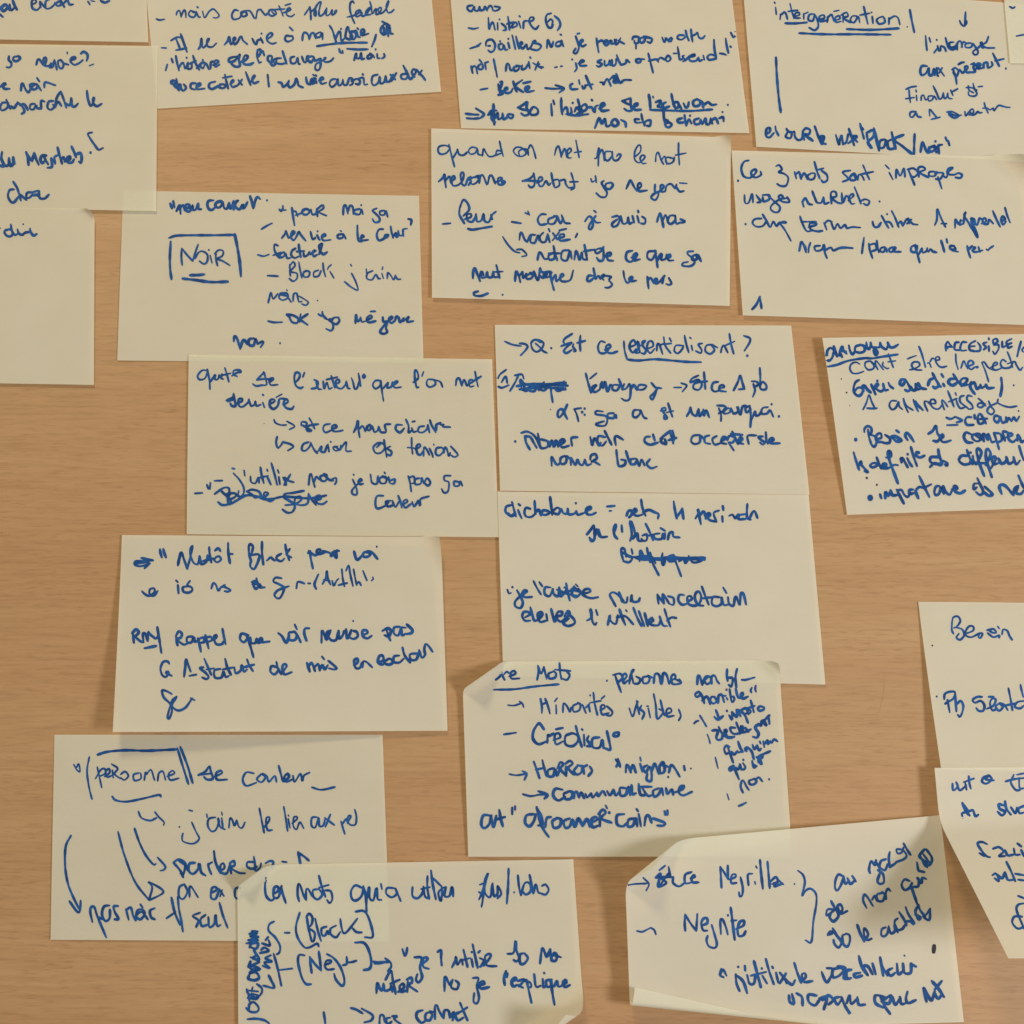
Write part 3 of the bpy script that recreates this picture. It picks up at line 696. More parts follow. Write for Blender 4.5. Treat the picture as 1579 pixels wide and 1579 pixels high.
n = note('H', [(1145, -26), (1600, 8), (1618, 252), (1166, 227)], (.8, .3, .6, 1.0), seed=7,
         lab="pale yellow note at the top right reading intergénération with double underlining")
write_on(n, 'c4', """
T w=4.2 @1130,0,449 ; = 226,12 228,18 ; = 232,40 236,78 ; = 256,106 260,72 262,80 280,66 290,80 296,104 | 310,20 320,60 332,100 | 300,62 352,56 | 334,88 360,82 358,68 338,74 338,96 366,98 | 385,104 384,70 386,76 408,66 | 442,76 416,80 410,108 434,112 446,82 464,138 444,164 414,150 | 470,106 496,98 492,82 470,90 472,116 504,112 | 512,120 516,86 518,92 536,80 548,116 | 556,110 580,102 576,86 556,96 560,120 588,116 | 548,62 576,56 | 598,122 598,76 | 588,82 616,68 624,88 600,98 638,122 | 676,88 648,88 638,112 658,122 680,92 688,122 | 710,36 720,80 732,130 | 690,82 742,72 | 756,90 760,126 | 752,66 753,69 | 800,92 780,108 794,130 824,120 816,92 798,94 | 846,132 848,92 850,102 876,88 896,98 906,134
U w=5 @1130,0,449 ; ~ 285,126 340,127 402,122
U w=4.8 @1130,0,449 ; ~ 618,158 750,162 900,154
U w=4.8 @1130,0,449 ; ~ 360,180 500,186 680,186 856,188
D w=2.4 @1130,0,449 ; ~ 946,146
M w=5 @1130,0,449 ; ~ 960,54 970,110 984,175
A @1130,0,449 ; ~ 1262,65 1260,105 1258,135 ; ~ 1230,112 1238,130 1254,142 1268,128 1268,112
T w=4.6 @1370,20,209 ; = 432,265 440,360 448,435 ; = 475,290 490,340 ; = 530,465 570,410 570,375 585,440 605,440 | 560,310 566,318 | 605,440 610,385 625,390 650,400 670,445 | 665,290 680,350 700,410 750,430 800,400 | 760,340 710,350 720,400 780,390 800,350 | 800,430 805,350 840,330 860,400 | 850,400 870,340 895,345 | 960,350 900,360 900,400 960,400 980,360 1000,380 1040,440 1035,480 1000,485 985,450 1040,410 1080,370 | 1100,390 1070,350 1090,345 1090,400 1130,400 | 1165,275 1140,340 1100,370 1140,405 1235,408
T w=4.8 @1370,20,209 ; = 450,620 390,620 370,680 390,725 440,700 470,640 475,720 510,720 530,650 540,730 | 560,640 570,730 580,735 | 580,640 650,735 | 625,640 590,700 ; = 740,660 780,640 815,680 790,740 760,700 760,670 | 770,700 785,760 795,830 | 830,660 860,700 885,690 | 815,600 850,580 880,575 | 870,690 920,650 920,620 890,630 910,690 960,690 | 960,600 1000,590 990,640 1010,680 970,695 | 1020,650 1070,610 1060,590 1030,600 1040,650 1100,640 | 1110,640 1110,590 1150,580 1160,640 1210,610 1200,570 | 1215,470 1250,540 1290,620 | 1240,560 1345,535 ; = 1365,645 1370,650
T w=3.9 @1370,20,209 ; = 205,890 260,865 325,855 | 240,900 245,970 255,1045 | 200,1000 300,985 | 320,900 325,920 | 325,960 330,1020 | 380,1020 385,970 410,960 430,1010 460,1000 | 510,965 465,975 470,1025 510,1010 530,970 560,1010 | 520,850 560,930 590,1000 620,990 640,930 | 640,940 650,995 680,980 690,930 700,990 740,1000 | 725,900 750,960 | 740,920 805,885 ; = 905,870 960,870 1030,900 | 985,820 1000,880 1030,940 1000,970 940,960 930,920 | 930,850 940,900 990,930 | 1045,860 1095,855
T w=4 @1370,20,209 ; = 320,1150 260,1155 250,1200 280,1215 320,1170 340,1205 380,1215 ; = 480,1200 480,1125 530,1180 560,1215 | 500,1240 600,1215 ; = 680,1155 740,1150 800,1180 820,1200 770,1225 710,1190 700,1160 | 700,1160 790,1200 850,1190 | 890,1150 900,1200 940,1150 | 940,1190 990,1160 980,1120 950,1140 970,1190 1010,1180 1040,1150 1060,1165 1090,1160 | 1115,1045 1130,1100 1160,1165 | 1100,1110 1150,1110 1180,1130 1220,1110 1230,1140 1280,1080 1340,1090 1380,1100 1415,1100
M w=4.8 @1130,0,449 ; ~ 234,312 238,400 248,520 260,610
T w=5.2 @1160,130,320 ; = 100,385 130,365 135,335 110,340 105,390 130,405 165,370 | 175,320 180,350 200,390 ; = 260,340 275,360 300,370 290,410 255,400 265,370 | 300,370 320,360 325,400 350,425 380,410 385,350 395,425 | 390,350 410,335 440,350 430,380 400,385 460,430 ; = 475,320 500,390 530,455 | 535,440 545,400 520,400 530,445 560,455 ; = 635,385 660,460 665,430 680,390 690,460 | 690,455 715,440 730,380 | 735,340 755,400 775,465 | 730,450 795,400 760,400 800,440
T w=5.6 @1160,130,320 ; = 820,300 835,360 850,415 | 835,330 845,345 ; = 870,375 880,430 900,485 | 870,370 920,350 920,400 880,440 910,485 | 925,335 945,420 965,505 | 1010,420 975,430 970,480 1000,480 1020,430 1030,490 | 1060,420 1030,440 1040,490 1080,490 | 1060,365 1075,430 1090,490 | 1150,385 1080,420 1140,470 1215,530 ; = 1235,380 1232,450 1230,540 ; = 1280,515 1295,440 1320,500 1340,520 1345,480 | 1375,470 1345,490 1360,515 1395,490 1385,465 | 1380,470 1400,520 | 1392,432 1395,438 | 1420,525 1415,470 1445,460 ; = 1470,405 1480,430 ; = 1490,430 1500,465
""", 4.3, 17)

n = note('I', [(1535, -150), (1990, -140), (2010, 108), (1557, 98)], (.7, .7, .9, .9), seed=8,
         lab="corner of a pale yellow note in the top right corner marked with short dashes")
write_on(n, 'c4', """
M ~ 1502,36 1518,44 1530,38
M ~ 1538,196 1590,186
""", 4, 18)

n = note('G', [(665, 198), (1127, 212), (1125, 472), (666, 460)], (1.2, 1.4, .9, 1.0),
         bends=[((1088, 205), (1130, 248), (1127, 212), 4.5, 125, 1.2)], seed=9,
         lab="pale yellow note reading quand on met pas le mot, with Peur underlined")
write_on(n, 'c6', """
T w=4.1 @660,190,260 ; = 205,225 160,208 105,220 95,262 120,290 170,280 208,235 | 195,200 215,280 230,340 248,408 | 232,330 270,265 275,240 290,290 330,300 370,270 | 460,235 410,225 380,260 400,290 440,280 462,245 470,290 510,300 | 510,305 520,240 545,280 570,310 610,310 640,290 | 690,265 650,255 635,285 | 670,170 685,240 705,310 | 610,310 690,280 ; = 880,230 830,225 800,260 830,300 880,310 920,280 890,245 850,265 860,310 | 890,240 930,250 940,300 | 940,240 960,205 985,240 1010,330 ; = 1185,300 1200,240 1222,215 1240,270 1250,320 | 1245,310 1280,240 1300,320 | 1300,300 1340,260 1330,235 1305,260 1310,320 1340,325 | 1385,160 1400,240 1415,320 | 1370,275 1435,265 ; @880,190,260 ; = 225,330 245,320 265,230 260,330 258,400 | 262,300 285,255 300,255 315,350 | 375,265 325,270 320,330 350,350 390,300 385,260 400,340 440,345 470,300 450,290 430,310 ; = 595,320 650,270 655,215 630,210 600,270 600,340 640,370 680,340 695,310 670,300 650,330 670,375 705,375 ; = 795,360 800,300 820,275 850,350 870,385 | 850,350 880,310 900,385 | 960,330 900,320 890,360 920,380 960,360 970,320 | 1010,185 1010,280 1018,390 | 980,300 1080,280
T w=4.7 @660,190,260 ; = 98,548 140,510 155,480 160,540 168,602 | 165,540 200,500 215,560 | 215,540 250,520 245,495 225,510 230,580 280,580 320,540 335,480 320,460 305,490 320,570 350,580 370,530 400,500 | 380,510 400,545 380,580 | 460,500 400,520 410,570 450,560 475,520 450,500 490,490 | 480,560 490,500 515,490 550,575 | 560,570 575,500 600,495 630,565 | 640,550 690,530 685,510 655,520 660,570 700,575 720,550 700,545 690,570 ; = 885,545 950,520 985,490 990,465 1000,540 990,590 960,600 940,580 | 885,540 990,540 1020,540 | 1020,560 1070,530 1060,505 1035,520 1040,580 1070,590 1100,545 1110,540 | 1110,540 1130,580 1150,560 | 1155,465 1165,530 1185,600 | 1180,590 1170,540 1220,530 1230,580 1195,605 | 1230,540 1280,530 1290,570 1320,605 1360,600 | 1340,465 1360,530 1370,600 1340,625 | 1330,550 1405,548 ; @880,190,260 ; = 190,520 200,550 225,540 | 232,495 240,555 ; = 310,540 290,560 310,600 340,650 325,690 280,690 240,655 | 380,555 330,570 330,610 370,615 395,580 380,555 ; = 520,615 540,570 560,535 590,590 620,635 | 620,630 660,590 650,560 630,580 640,635 715,630 ; = 790,575 790,640 820,650 815,690 790,720 755,700 770,670 820,640 | 820,650 870,600 860,580 840,590 850,640 880,640 | 885,640 900,585 940,570 980,610 990,575 | 990,600 1020,640 1060,635 | 1020,560 1088,565
M @660,320,260 ; ~ 138,155 210,148
M @660,320,260 ; ~ 785,135 870,148
T w=4.7 @660,320,260 ; = 295,20 295,70 340,148 | 295,10 330,-70 370,-40 385,20 330,80 | 345,110 400,90 400,60 365,70 370,120 410,135 440,100 450,60 | 450,70 460,130 500,120 520,60 530,125 570,135 600,70 635,40 | 590,70 600,110
U w=5.4 @660,320,260 ; ~ 375,200 420,208 500,195 600,178
T w=4.9 @660,320,260 ; ~ 910,50 935,62 ; ~ 935,35 950,70 ; = 1105,65 1060,65 1028,110 1050,160 1110,155 | 1180,90 1130,110 1130,150 1180,150 1210,90 1180,80 | 1210,80 1240,150 1265,100 | 1250,70 1280,140 1330,150 ; @860,320,260 ; = 255,130 290,85 320,100 330,160 310,205 290,190 310,140 355,80 | 330,100 360,140 400,140 | 340,30 358,45 ; = 510,90 560,80 580,110 560,165 520,180 510,150 560,110 | 590,80 610,150 650,140 660,90 670,150 700,140 | 700,80 715,140 | 745,80 760,140 | 752,30 756,45 | 790,85 820,110 815,150 780,150 ; = 930,135 945,80 960,55 980,130 990,185 | 985,120 1010,70 1035,140 | 1100,75 1050,80 1030,130 1060,155 1100,120 1100,80 1110,150 1150,140 | 1150,110 1190,130 1160,145
T w=4.6 @660,320,260 ; = 855,305 865,240 880,240 905,300 930,325 | 930,320 960,260 1010,260 970,260 960,320 1000,330 1030,260 1040,310 | 1080,235 1050,270 1060,320 1100,320 1120,260 | 1120,250 1140,325 | 1130,200 1140,225 | 1170,240 1210,300 | 1230,230 1165,310 | 1210,290 1270,275 1270,250 1235,260 1240,310 1330,300 | 1230,215 1295,200 ; = 1398,245 1382,280
A w=4.4 @660,320,260 ; ~ 700,275 750,350 810,410 860,425 ; ~ 830,395 880,395 925,445 880,460
T w=5 @660,320,260 ; = 1025,490 1040,425 1060,430 1090,480 1130,480 | 1180,420 1130,450 1140,490 1180,480 1190,440 | 1175,360 1190,430 1210,495 | 1130,430 1240,430 | 1320,400 1260,410 1250,480 1300,495 1330,410 1345,480 | 1370,490 1385,410 1400,430 1420,490 1440,420 1450,480 1490,490 | 1465,350 1480,430 1490,490 | 1460,410 1560,395 ; @860,320,260 ; = 420,380 370,390 350,410 370,430 415,400 430,370 | 425,370 430,430 425,490 390,500 365,470 | 430,460 490,450 495,425 460,435 470,490 520,500 ; = 700,405 650,420 640,480 680,510 730,470 740,435 | 690,470 740,450 735,430 710,450 715,495 770,485 ; = 920,410 850,415 840,470 880,490 920,430 | 910,400 925,480 935,560 | 930,510 960,440 975,440 970,490 1010,480 1020,440 | 1020,480 1055,460 1050,440 1030,455 1040,495 1085,495 ; = 1270,410 1220,415 1220,440 1270,480 1280,520 1240,550 1170,545 1175,520 1220,510 | 1300,440 1260,460 1260,490 1300,485 1310,445 1342,505
T w=4.8 @660,320,260 ; = 420,665 425,590 440,570 460,620 488,690 | 480,650 500,600 520,640 510,600 500,655 540,650 550,610 | 555,605 560,650 600,650 610,600 | 610,600 620,650 660,650 | 640,540 655,600 670,660 | 610,605 700,600 ; = 815,690 825,600 850,640 865,700 | 860,640 885,600 890,660 910,640 920,620 | 960,620 920,640 930,670 970,660 985,620 950,610 990,640 | 990,600 1030,680 1050,570 1060,600 1110,620 1080,660 1050,640 | 1150,600 1090,610 1090,650 1130,650 1160,610 | 1140,600 1160,700 1180,775 | 1160,690 1190,630 1200,640 1200,690 1230,670 | 1230,660 1270,640 1260,620 1240,640 1250,690 1330,680 1360,590 ; @860,320,260 ; = 330,640 290,640 275,680 300,690 350,650 | 335,570 345,620 355,670 380,640 400,670 | 400,660 440,640 430,630 410,650 430,680 | 450,640 500,650 480,680 510,720 480,750 445,750 ; = 615,595 625,660 650,705 680,690 | 670,680 700,660 690,650 670,670 690,690 735,685 ; = 840,650 845,710 852,760 | 840,690 870,660 900,710 | 900,700 930,680 920,665 900,690 920,715 960,690 1000,640 | 990,650 980,710 | 1040,660 1065,710 1040,725 1015,715
M w=5 @660,320,260 ; ~ 470,785 430,800 440,825 500,828 560,805
D w=3.4 @660,320,260 ; = 698,818
""", 4.5, 19)

n = note('J', [(1128, 232), (1574, 243), (1606, 502), (1145, 487)], (1.5, 1.8, 1.0, 1.3),
         bends=[((1486, 230), (1604, 322), (1574, 243), 9, 95, 1.4)], seed=10,
         lab="pale yellow note reading Ce 3 mots sont impropres, its top right corner lifting")
write_on(n, 'c7', """
D w=3.6 @1120,230,260 ; = 110,296
T w=4.8 @1120,230,260 ; = 210,105 165,120 140,180 160,250 210,270 250,250 280,210 270,190 235,210 240,250 280,265 325,240 320,210 ; = 465,160 495,150 520,190 490,215 540,230 580,270 560,340 510,345 475,325 ; = 640,215 655,275 | 650,240 680,215 700,280 | 700,270 730,225 760,285 | 790,230 760,250 780,285 820,275 830,230 790,225 | 825,120 850,210 875,275 | 850,195 910,180 | 890,200 940,240 945,290 910,310 890,290 ; = 1160,200 1090,215 1130,260 1140,285 1090,305 | 1170,250 1190,240 1210,285 1165,290 1160,260 1200,230 1225,280 | 1230,290 1240,240 1270,250 1290,290 | 1280,150 1310,220 1340,285 | 1260,235 1375,212 ; = 1490,150 1525,185 | 1525,220 1560,285 ; @1320,240,259 ; = 375,210 380,130 415,190 450,120 460,200 | 490,130 520,200 550,275 | 485,130 540,120 580,160 550,200 510,190 | 590,200 585,120 625,105 650,130 600,160 680,205 | 740,150 690,155 690,190 740,190 760,150 | 740,170 780,160 820,170 790,220 750,220 | 770,200 805,310 | 820,190 850,205 870,150 910,115 870,125 860,170 920,180 960,165 995,180 980,210 935,205
T w=4.6 @1120,230,260 ; = 170,430 175,500 210,500 240,420 250,500 | 280,430 320,490 290,500 | 340,430 400,430 400,470 350,490 340,450 | 385,430 450,490 500,540 490,585 450,590 415,560 430,520 500,470 560,460 | 500,480 530,450 510,430 490,450 520,490 590,495 570,450 ; = 710,490 725,540 | 710,500 740,460 770,510 805,520 | 805,395 830,460 850,500 890,500 910,450 | 910,450 920,510 960,500 | 985,510 980,410 1020,400 1030,440 990,460 1040,500 1080,510 | 1080,410 1090,500 1120,440 1140,450 1150,490 | 1140,480 1190,440 1180,420 1150,450 1170,510 1200,510 | 1200,355 1230,430 1260,510 | 1250,490 1300,470 1340,490 1320,525 1285,510
D w=4.2 @1120,230,260 ; = 1435,490
D w=3.6 @1120,230,260 ; = 180,702
T w=4.6 @1120,230,260 ; = 330,650 270,655 245,690 280,725 340,720 380,670 | 340,612 375,670 410,730 440,680 470,720 500,690 560,690 540,680 500,690 | 505,700 550,760 605,860 ; = 690,630 710,690 750,765 800,765 | 700,680 780,680 840,680 | 770,730 840,710 830,690 780,700 790,750 850,770 900,765 | 915,690 940,755 | 920,700 950,670 990,680 | 980,680 1010,750 1040,700 1070,740 1110,710 1130,740 1180,730 1255,735 ; = 1370,690 1390,730 1430,725 1450,690 | 1455,625 1490,690 1520,740 ; @1320,240,259 ; = 155,620 165,660 200,670 235,630 | 238,565 270,620 305,680 | 290,548 294,554 | 280,620 320,630 345,670 | 335,520 365,580 400,670 | 390,650 420,620 440,660 | 440,660 480,595 500,640 | 490,590 530,640 580,650 | 520,600 480,640 ; = 740,655 760,600 765,505 800,590 840,670 | 800,640 850,640 ; = 930,680 935,600 960,640 980,620 990,600 970,650 1010,640 | 1010,640 1020,560 1035,530 1015,560 1050,620 1100,700 1140,770 1140,740 1100,650 1080,620 | 1100,620 1080,590 1110,600 1120,640 1140,650 1160,590 1180,600 | 1180,640 1220,620 1215,590 1190,600 1200,640 1240,640 1250,600 1290,640 | 1285,520 1320,600 1355,670 | 1360,620 1400,600 1380,570 1365,600 1380,650 1410,620 | 1400,490 1420,560 1448,630
T w=4.8 @1320,240,259 ; = 75,770 65,840 55,920 ; = 120,825 130,890 155,965 | 125,840 180,830 190,880 150,900 | 195,800 200,850 215,910 | 270,860 235,870 230,900 260,905 280,870 290,905 | 340,860 310,880 320,905 350,900 375,870 360,860 350,900 420,905 ; = 560,840 520,860 520,900 560,905 575,850 | 555,840 575,920 598,1005 | 590,930 620,870 625,910 660,900 670,870 | 680,905 700,880 720,900 755,910 ; = 800,800 815,850 830,905 ; = 850,785 858,820 ; = 920,850 885,850 890,880 925,880 | 920,850 935,880 900,890 960,905 ; = 1045,850 1055,900 1075,960 | 1050,890 1080,860 1090,850 | 1090,890 1120,870 1110,860 1100,900 1140,905 1190,890 | 1150,860 1165,905 | 1225,880 1240,890 1260,870 1290,850
T w=4.8 @1120,230,260 ; = 690,910 700,870 740,920 745,960 ; @1110,220,469 ; = 412,562 425,515 448,570 | 470,520 462,545 460,570 | 520,535 492,540 500,562 530,555 540,530 545,570 556,600 | 545,560 575,545 590,560 620,548 650,545 690,548
T w=5.4 @1110,220,469 ; ~ 168,865 190,840 208,800 ; ~ 206,802 212,830 216,860
""", 4.8, 20)

n = note('K', [(763, 501), (1220, 502), (1248, 763), (771, 757)], (.6, .3, .5, .6), seed=21,
         lab="pale yellow note headed Est ce essentialisant? with a question mark and underline")
write_on(n, 'd1', """
A w=4.3 @760,500,260 ; ~ 110,160 180,190 265,205 ; ~ 250,180 300,185 325,210 300,250 260,292
T w=4.9 @760,500,260 ; = 450,170 400,145 360,170 370,230 410,258 455,230 475,180 440,150 390,145 355,180 | 400,180 440,215 470,250 505,268
D w=3.6 @760,500,260 ; = 547,224
T w=4.8 @760,500,260 ; = 742,90 680,130 660,160 670,180 | 640,205 740,170 690,215 665,250 690,270 740,240 | 755,185 750,210 775,250 760,255 | 820,105 815,180 820,250 | 790,175 865,155 ; = 1050,170 1010,160 985,210 1000,265 1050,270 1090,230 | 1050,240 1100,215 1090,190 1060,210 1065,255 1110,272 1165,255
T w=4.6 @960,500,260 ; = 65,215 120,190 105,150 75,170 65,220 95,265 130,230 | 120,270 155,210 140,160 150,220 160,260 130,270 | 175,200 215,155 185,165 195,210 220,240 205,275 175,270 | 220,235 285,205 275,160 240,170 230,230 260,270 300,230 | 320,250 325,190 345,190 375,280 | 345,200 385,180 | 385,120 400,200 450,270 | 360,190 455,180 | 440,130 455,160 | 560,200 500,200 485,250 520,272 560,230 570,200 | 580,105 595,180 620,265 | 630,125 640,132 | 645,200 655,245 | 745,180 710,190 740,240 730,270 685,250 | 830,190 785,200 775,250 820,278 860,240 830,190 890,220 | 920,265 930,220 950,200 985,265 | 1000,90 1015,180 1040,275 | 960,200 1050,160 ; = 1135,108 1190,130 1190,170 1140,250 ; = 1168,295
K w=4.2 @960,500,260 ; ~ 12,160 20,250 42,325
U w=5.2 @960,500,260 ; ~ 42,330 150,340 300,328 460,340 600,352 735,355
T w=4.8 @760,500,260 ; = 125,425 60,480 40,560 80,595 150,570 ; = 80,545 120,490 135,550 ; = 240,480 200,560 160,625 | 205,480 270,470 290,510
X w=6.5 @760,500,260 ; ~ 225,580 350,560 500,565 700,575 ; ~ 260,520 300,560 420,570 560,560 680,550 ; ~ 250,610 330,600 460,590 600,600 680,610
T w=4.8 @760,500,260 ; = 250,530 275,620 | 300,570 290,615 320,625 350,580 340,620 390,625 410,580 430,620 | 480,540 440,600 480,620 530,580 550,620 | 540,600 560,730 | 580,590 600,625 640,620 660,580 | 665,535 668,540 | 640,610 680,600
T w=5 @760,500,260 ; = 870,460 890,540 920,640 | 920,640 950,600 970,570 930,590 950,635 1000,610 1010,560 1025,540 | 910,510 970,460 | 1020,540 1030,600 1050,540 1070,630 | 1080,630 1100,570 1120,580 | 1180,570 1130,570 1120,610 1160,620 1190,580 | 1180,515 1210,590 | 1230,560 1210,610 1250,600 1280,560 1290,620 1280,700 1240,715 1205,695 | 1290,610 1320,570 1350,615 | 1430,570 1370,570 1360,610 1410,610 1440,580 | 1485,550 1520,590 1540,600 1510,640 1475,680 1495,705 1520,650 1540,600 1578,600
A w=4.6 @960,500,260 ; ~ 480,592 550,592 ; ~ 550,552 600,575 560,632
T w=5 @960,500,260 ; = 710,480 650,510 635,545 700,520 720,535 670,560 665,600 710,615 740,580 740,550 | 762,450 770,540 775,605 | 690,545 790,535 ; = 895,540 850,550 835,600 860,630 910,620 | 905,600 950,590 940,570 910,580 910,620 970,632 ; = 1040,620 1080,540 1100,480 1120,540 1140,608 | 1090,610 1140,605 ; = 1210,535 1260,540 1265,570 1230,590 | 1225,560 1240,620 1220,680 | 1285,410 1290,500 1290,600 1340,610 1345,570 1310,540 1290,580
D w=2 @760,500,260 ; = 540,798
T w=4.9 @780,610,260 ; = 575,85 540,160 500,205 485,180 495,140 530,130 560,190 575,218 ; = 640,125 665,180 680,242 | 650,125 705,118 ; = 738,122 ; = 715,155 ; = 738,180 ; = 910,150 850,145 845,175 930,190 950,230 930,280 870,282 845,265 920,240 | 1010,165 960,170 955,205 1010,210 1025,180 1035,210 ; = 1250,135 1200,140 1190,190 1220,205 1255,170 1260,135 1290,200 1318,215 ; @980,590,260 ; = 235,265 280,260 275,235 245,250 270,290 295,330 270,340 265,310 | 305,195 325,260 345,320 | 290,280 355,265 ; = 480,315 505,270 515,230 530,290 570,310 590,250 | 590,250 600,315 635,260 | 635,250 640,310 660,260 690,325 ; = 765,215 830,220 850,250 780,290 | 780,240 800,300 800,360 | 870,240 830,250 830,290 880,280 890,240 | 895,240 920,290 960,270 960,230 | 950,230 980,300 1000,230 1030,215 | 1070,215 1030,240 1040,280 1080,250 | 1070,225 1080,320 1075,415 | 1085,350 1120,270 1125,310 1160,300 1180,260 | 1240,230 1190,240 1180,290 1230,290 1260,260 1290,320 | 1272,200 1276,206
D w=5 @980,590,260 ; = 1343,317
D w=5 @780,610,260 ; = 88,430
T w=5.2 @780,610,260 ; = 145,350 200,338 260,370 300,430 320,480 | 180,380 190,440 225,505 | 180,380 230,390 260,440 290,490 | 300,355 310,420 330,490 390,480 390,430 330,410 | 400,430 410,480 430,420 450,480 470,420 490,480 | 490,470 550,430 530,410 500,440 530,485 590,470 | 620,470 615,400 670,390 ; = 790,385 810,465 830,400 870,470 890,440 | 930,390 870,380 860,430 900,470 940,430 | 925,330 960,400 990,460 | 1030,465 1020,400 1040,380 1100,415 ; = 1350,385 1310,390 1300,430 1350,460 1425,440 | 1378,365 1395,420 | 1445,405 1540,330 | 1470,400 1450,430 1500,455 1490,410 | 1535,335 1570,450
T w=5.2 @980,590,260 ; = 345,450 360,520 350,570 | 310,540 380,518 ; = 600,490 540,500 520,545 550,575 600,560 610,500 650,540 | 690,495 650,510 650,560 700,575 | 760,500 720,530 740,580 790,570 | 800,550 850,520 820,510 800,560 850,575 | 860,540 880,500 930,520 910,560 880,560 | 870,560 920,635 | 905,460 940,530 960,575 | 890,480 1000,490 | 960,560 1000,530 980,515 970,560 1010,575 | 1060,575 1050,500 1130,495 ; = 1190,505 1150,510 1180,540 1210,560 1190,580 1165,560 | 1220,465 1225,540 1240,575 | 1240,560 1290,540 1280,520 1255,540 1270,570 1350,568
T w=5.0 @780,610,260 ; = 430,660 430,575 470,640 500,640 520,580 | 550,565 510,590 520,640 560,630 570,580 560,565 600,590 | 610,650 610,580 650,650 670,600 690,640 720,650 740,600 | 740,600 760,650 800,640 | 790,600 800,560 840,550 850,590 800,620 830,620 880,650 ; = 1035,510 1045,600 1060,660 1110,650 1120,610 1080,600 | 1125,520 1150,600 1175,650 | 1220,590 1170,600 1170,640 1210,640 1230,600 | 1230,600 1250,660 1270,600 1300,655 | 1350,595 1320,640 1360,680 1415,665
""", 4.5, 22)

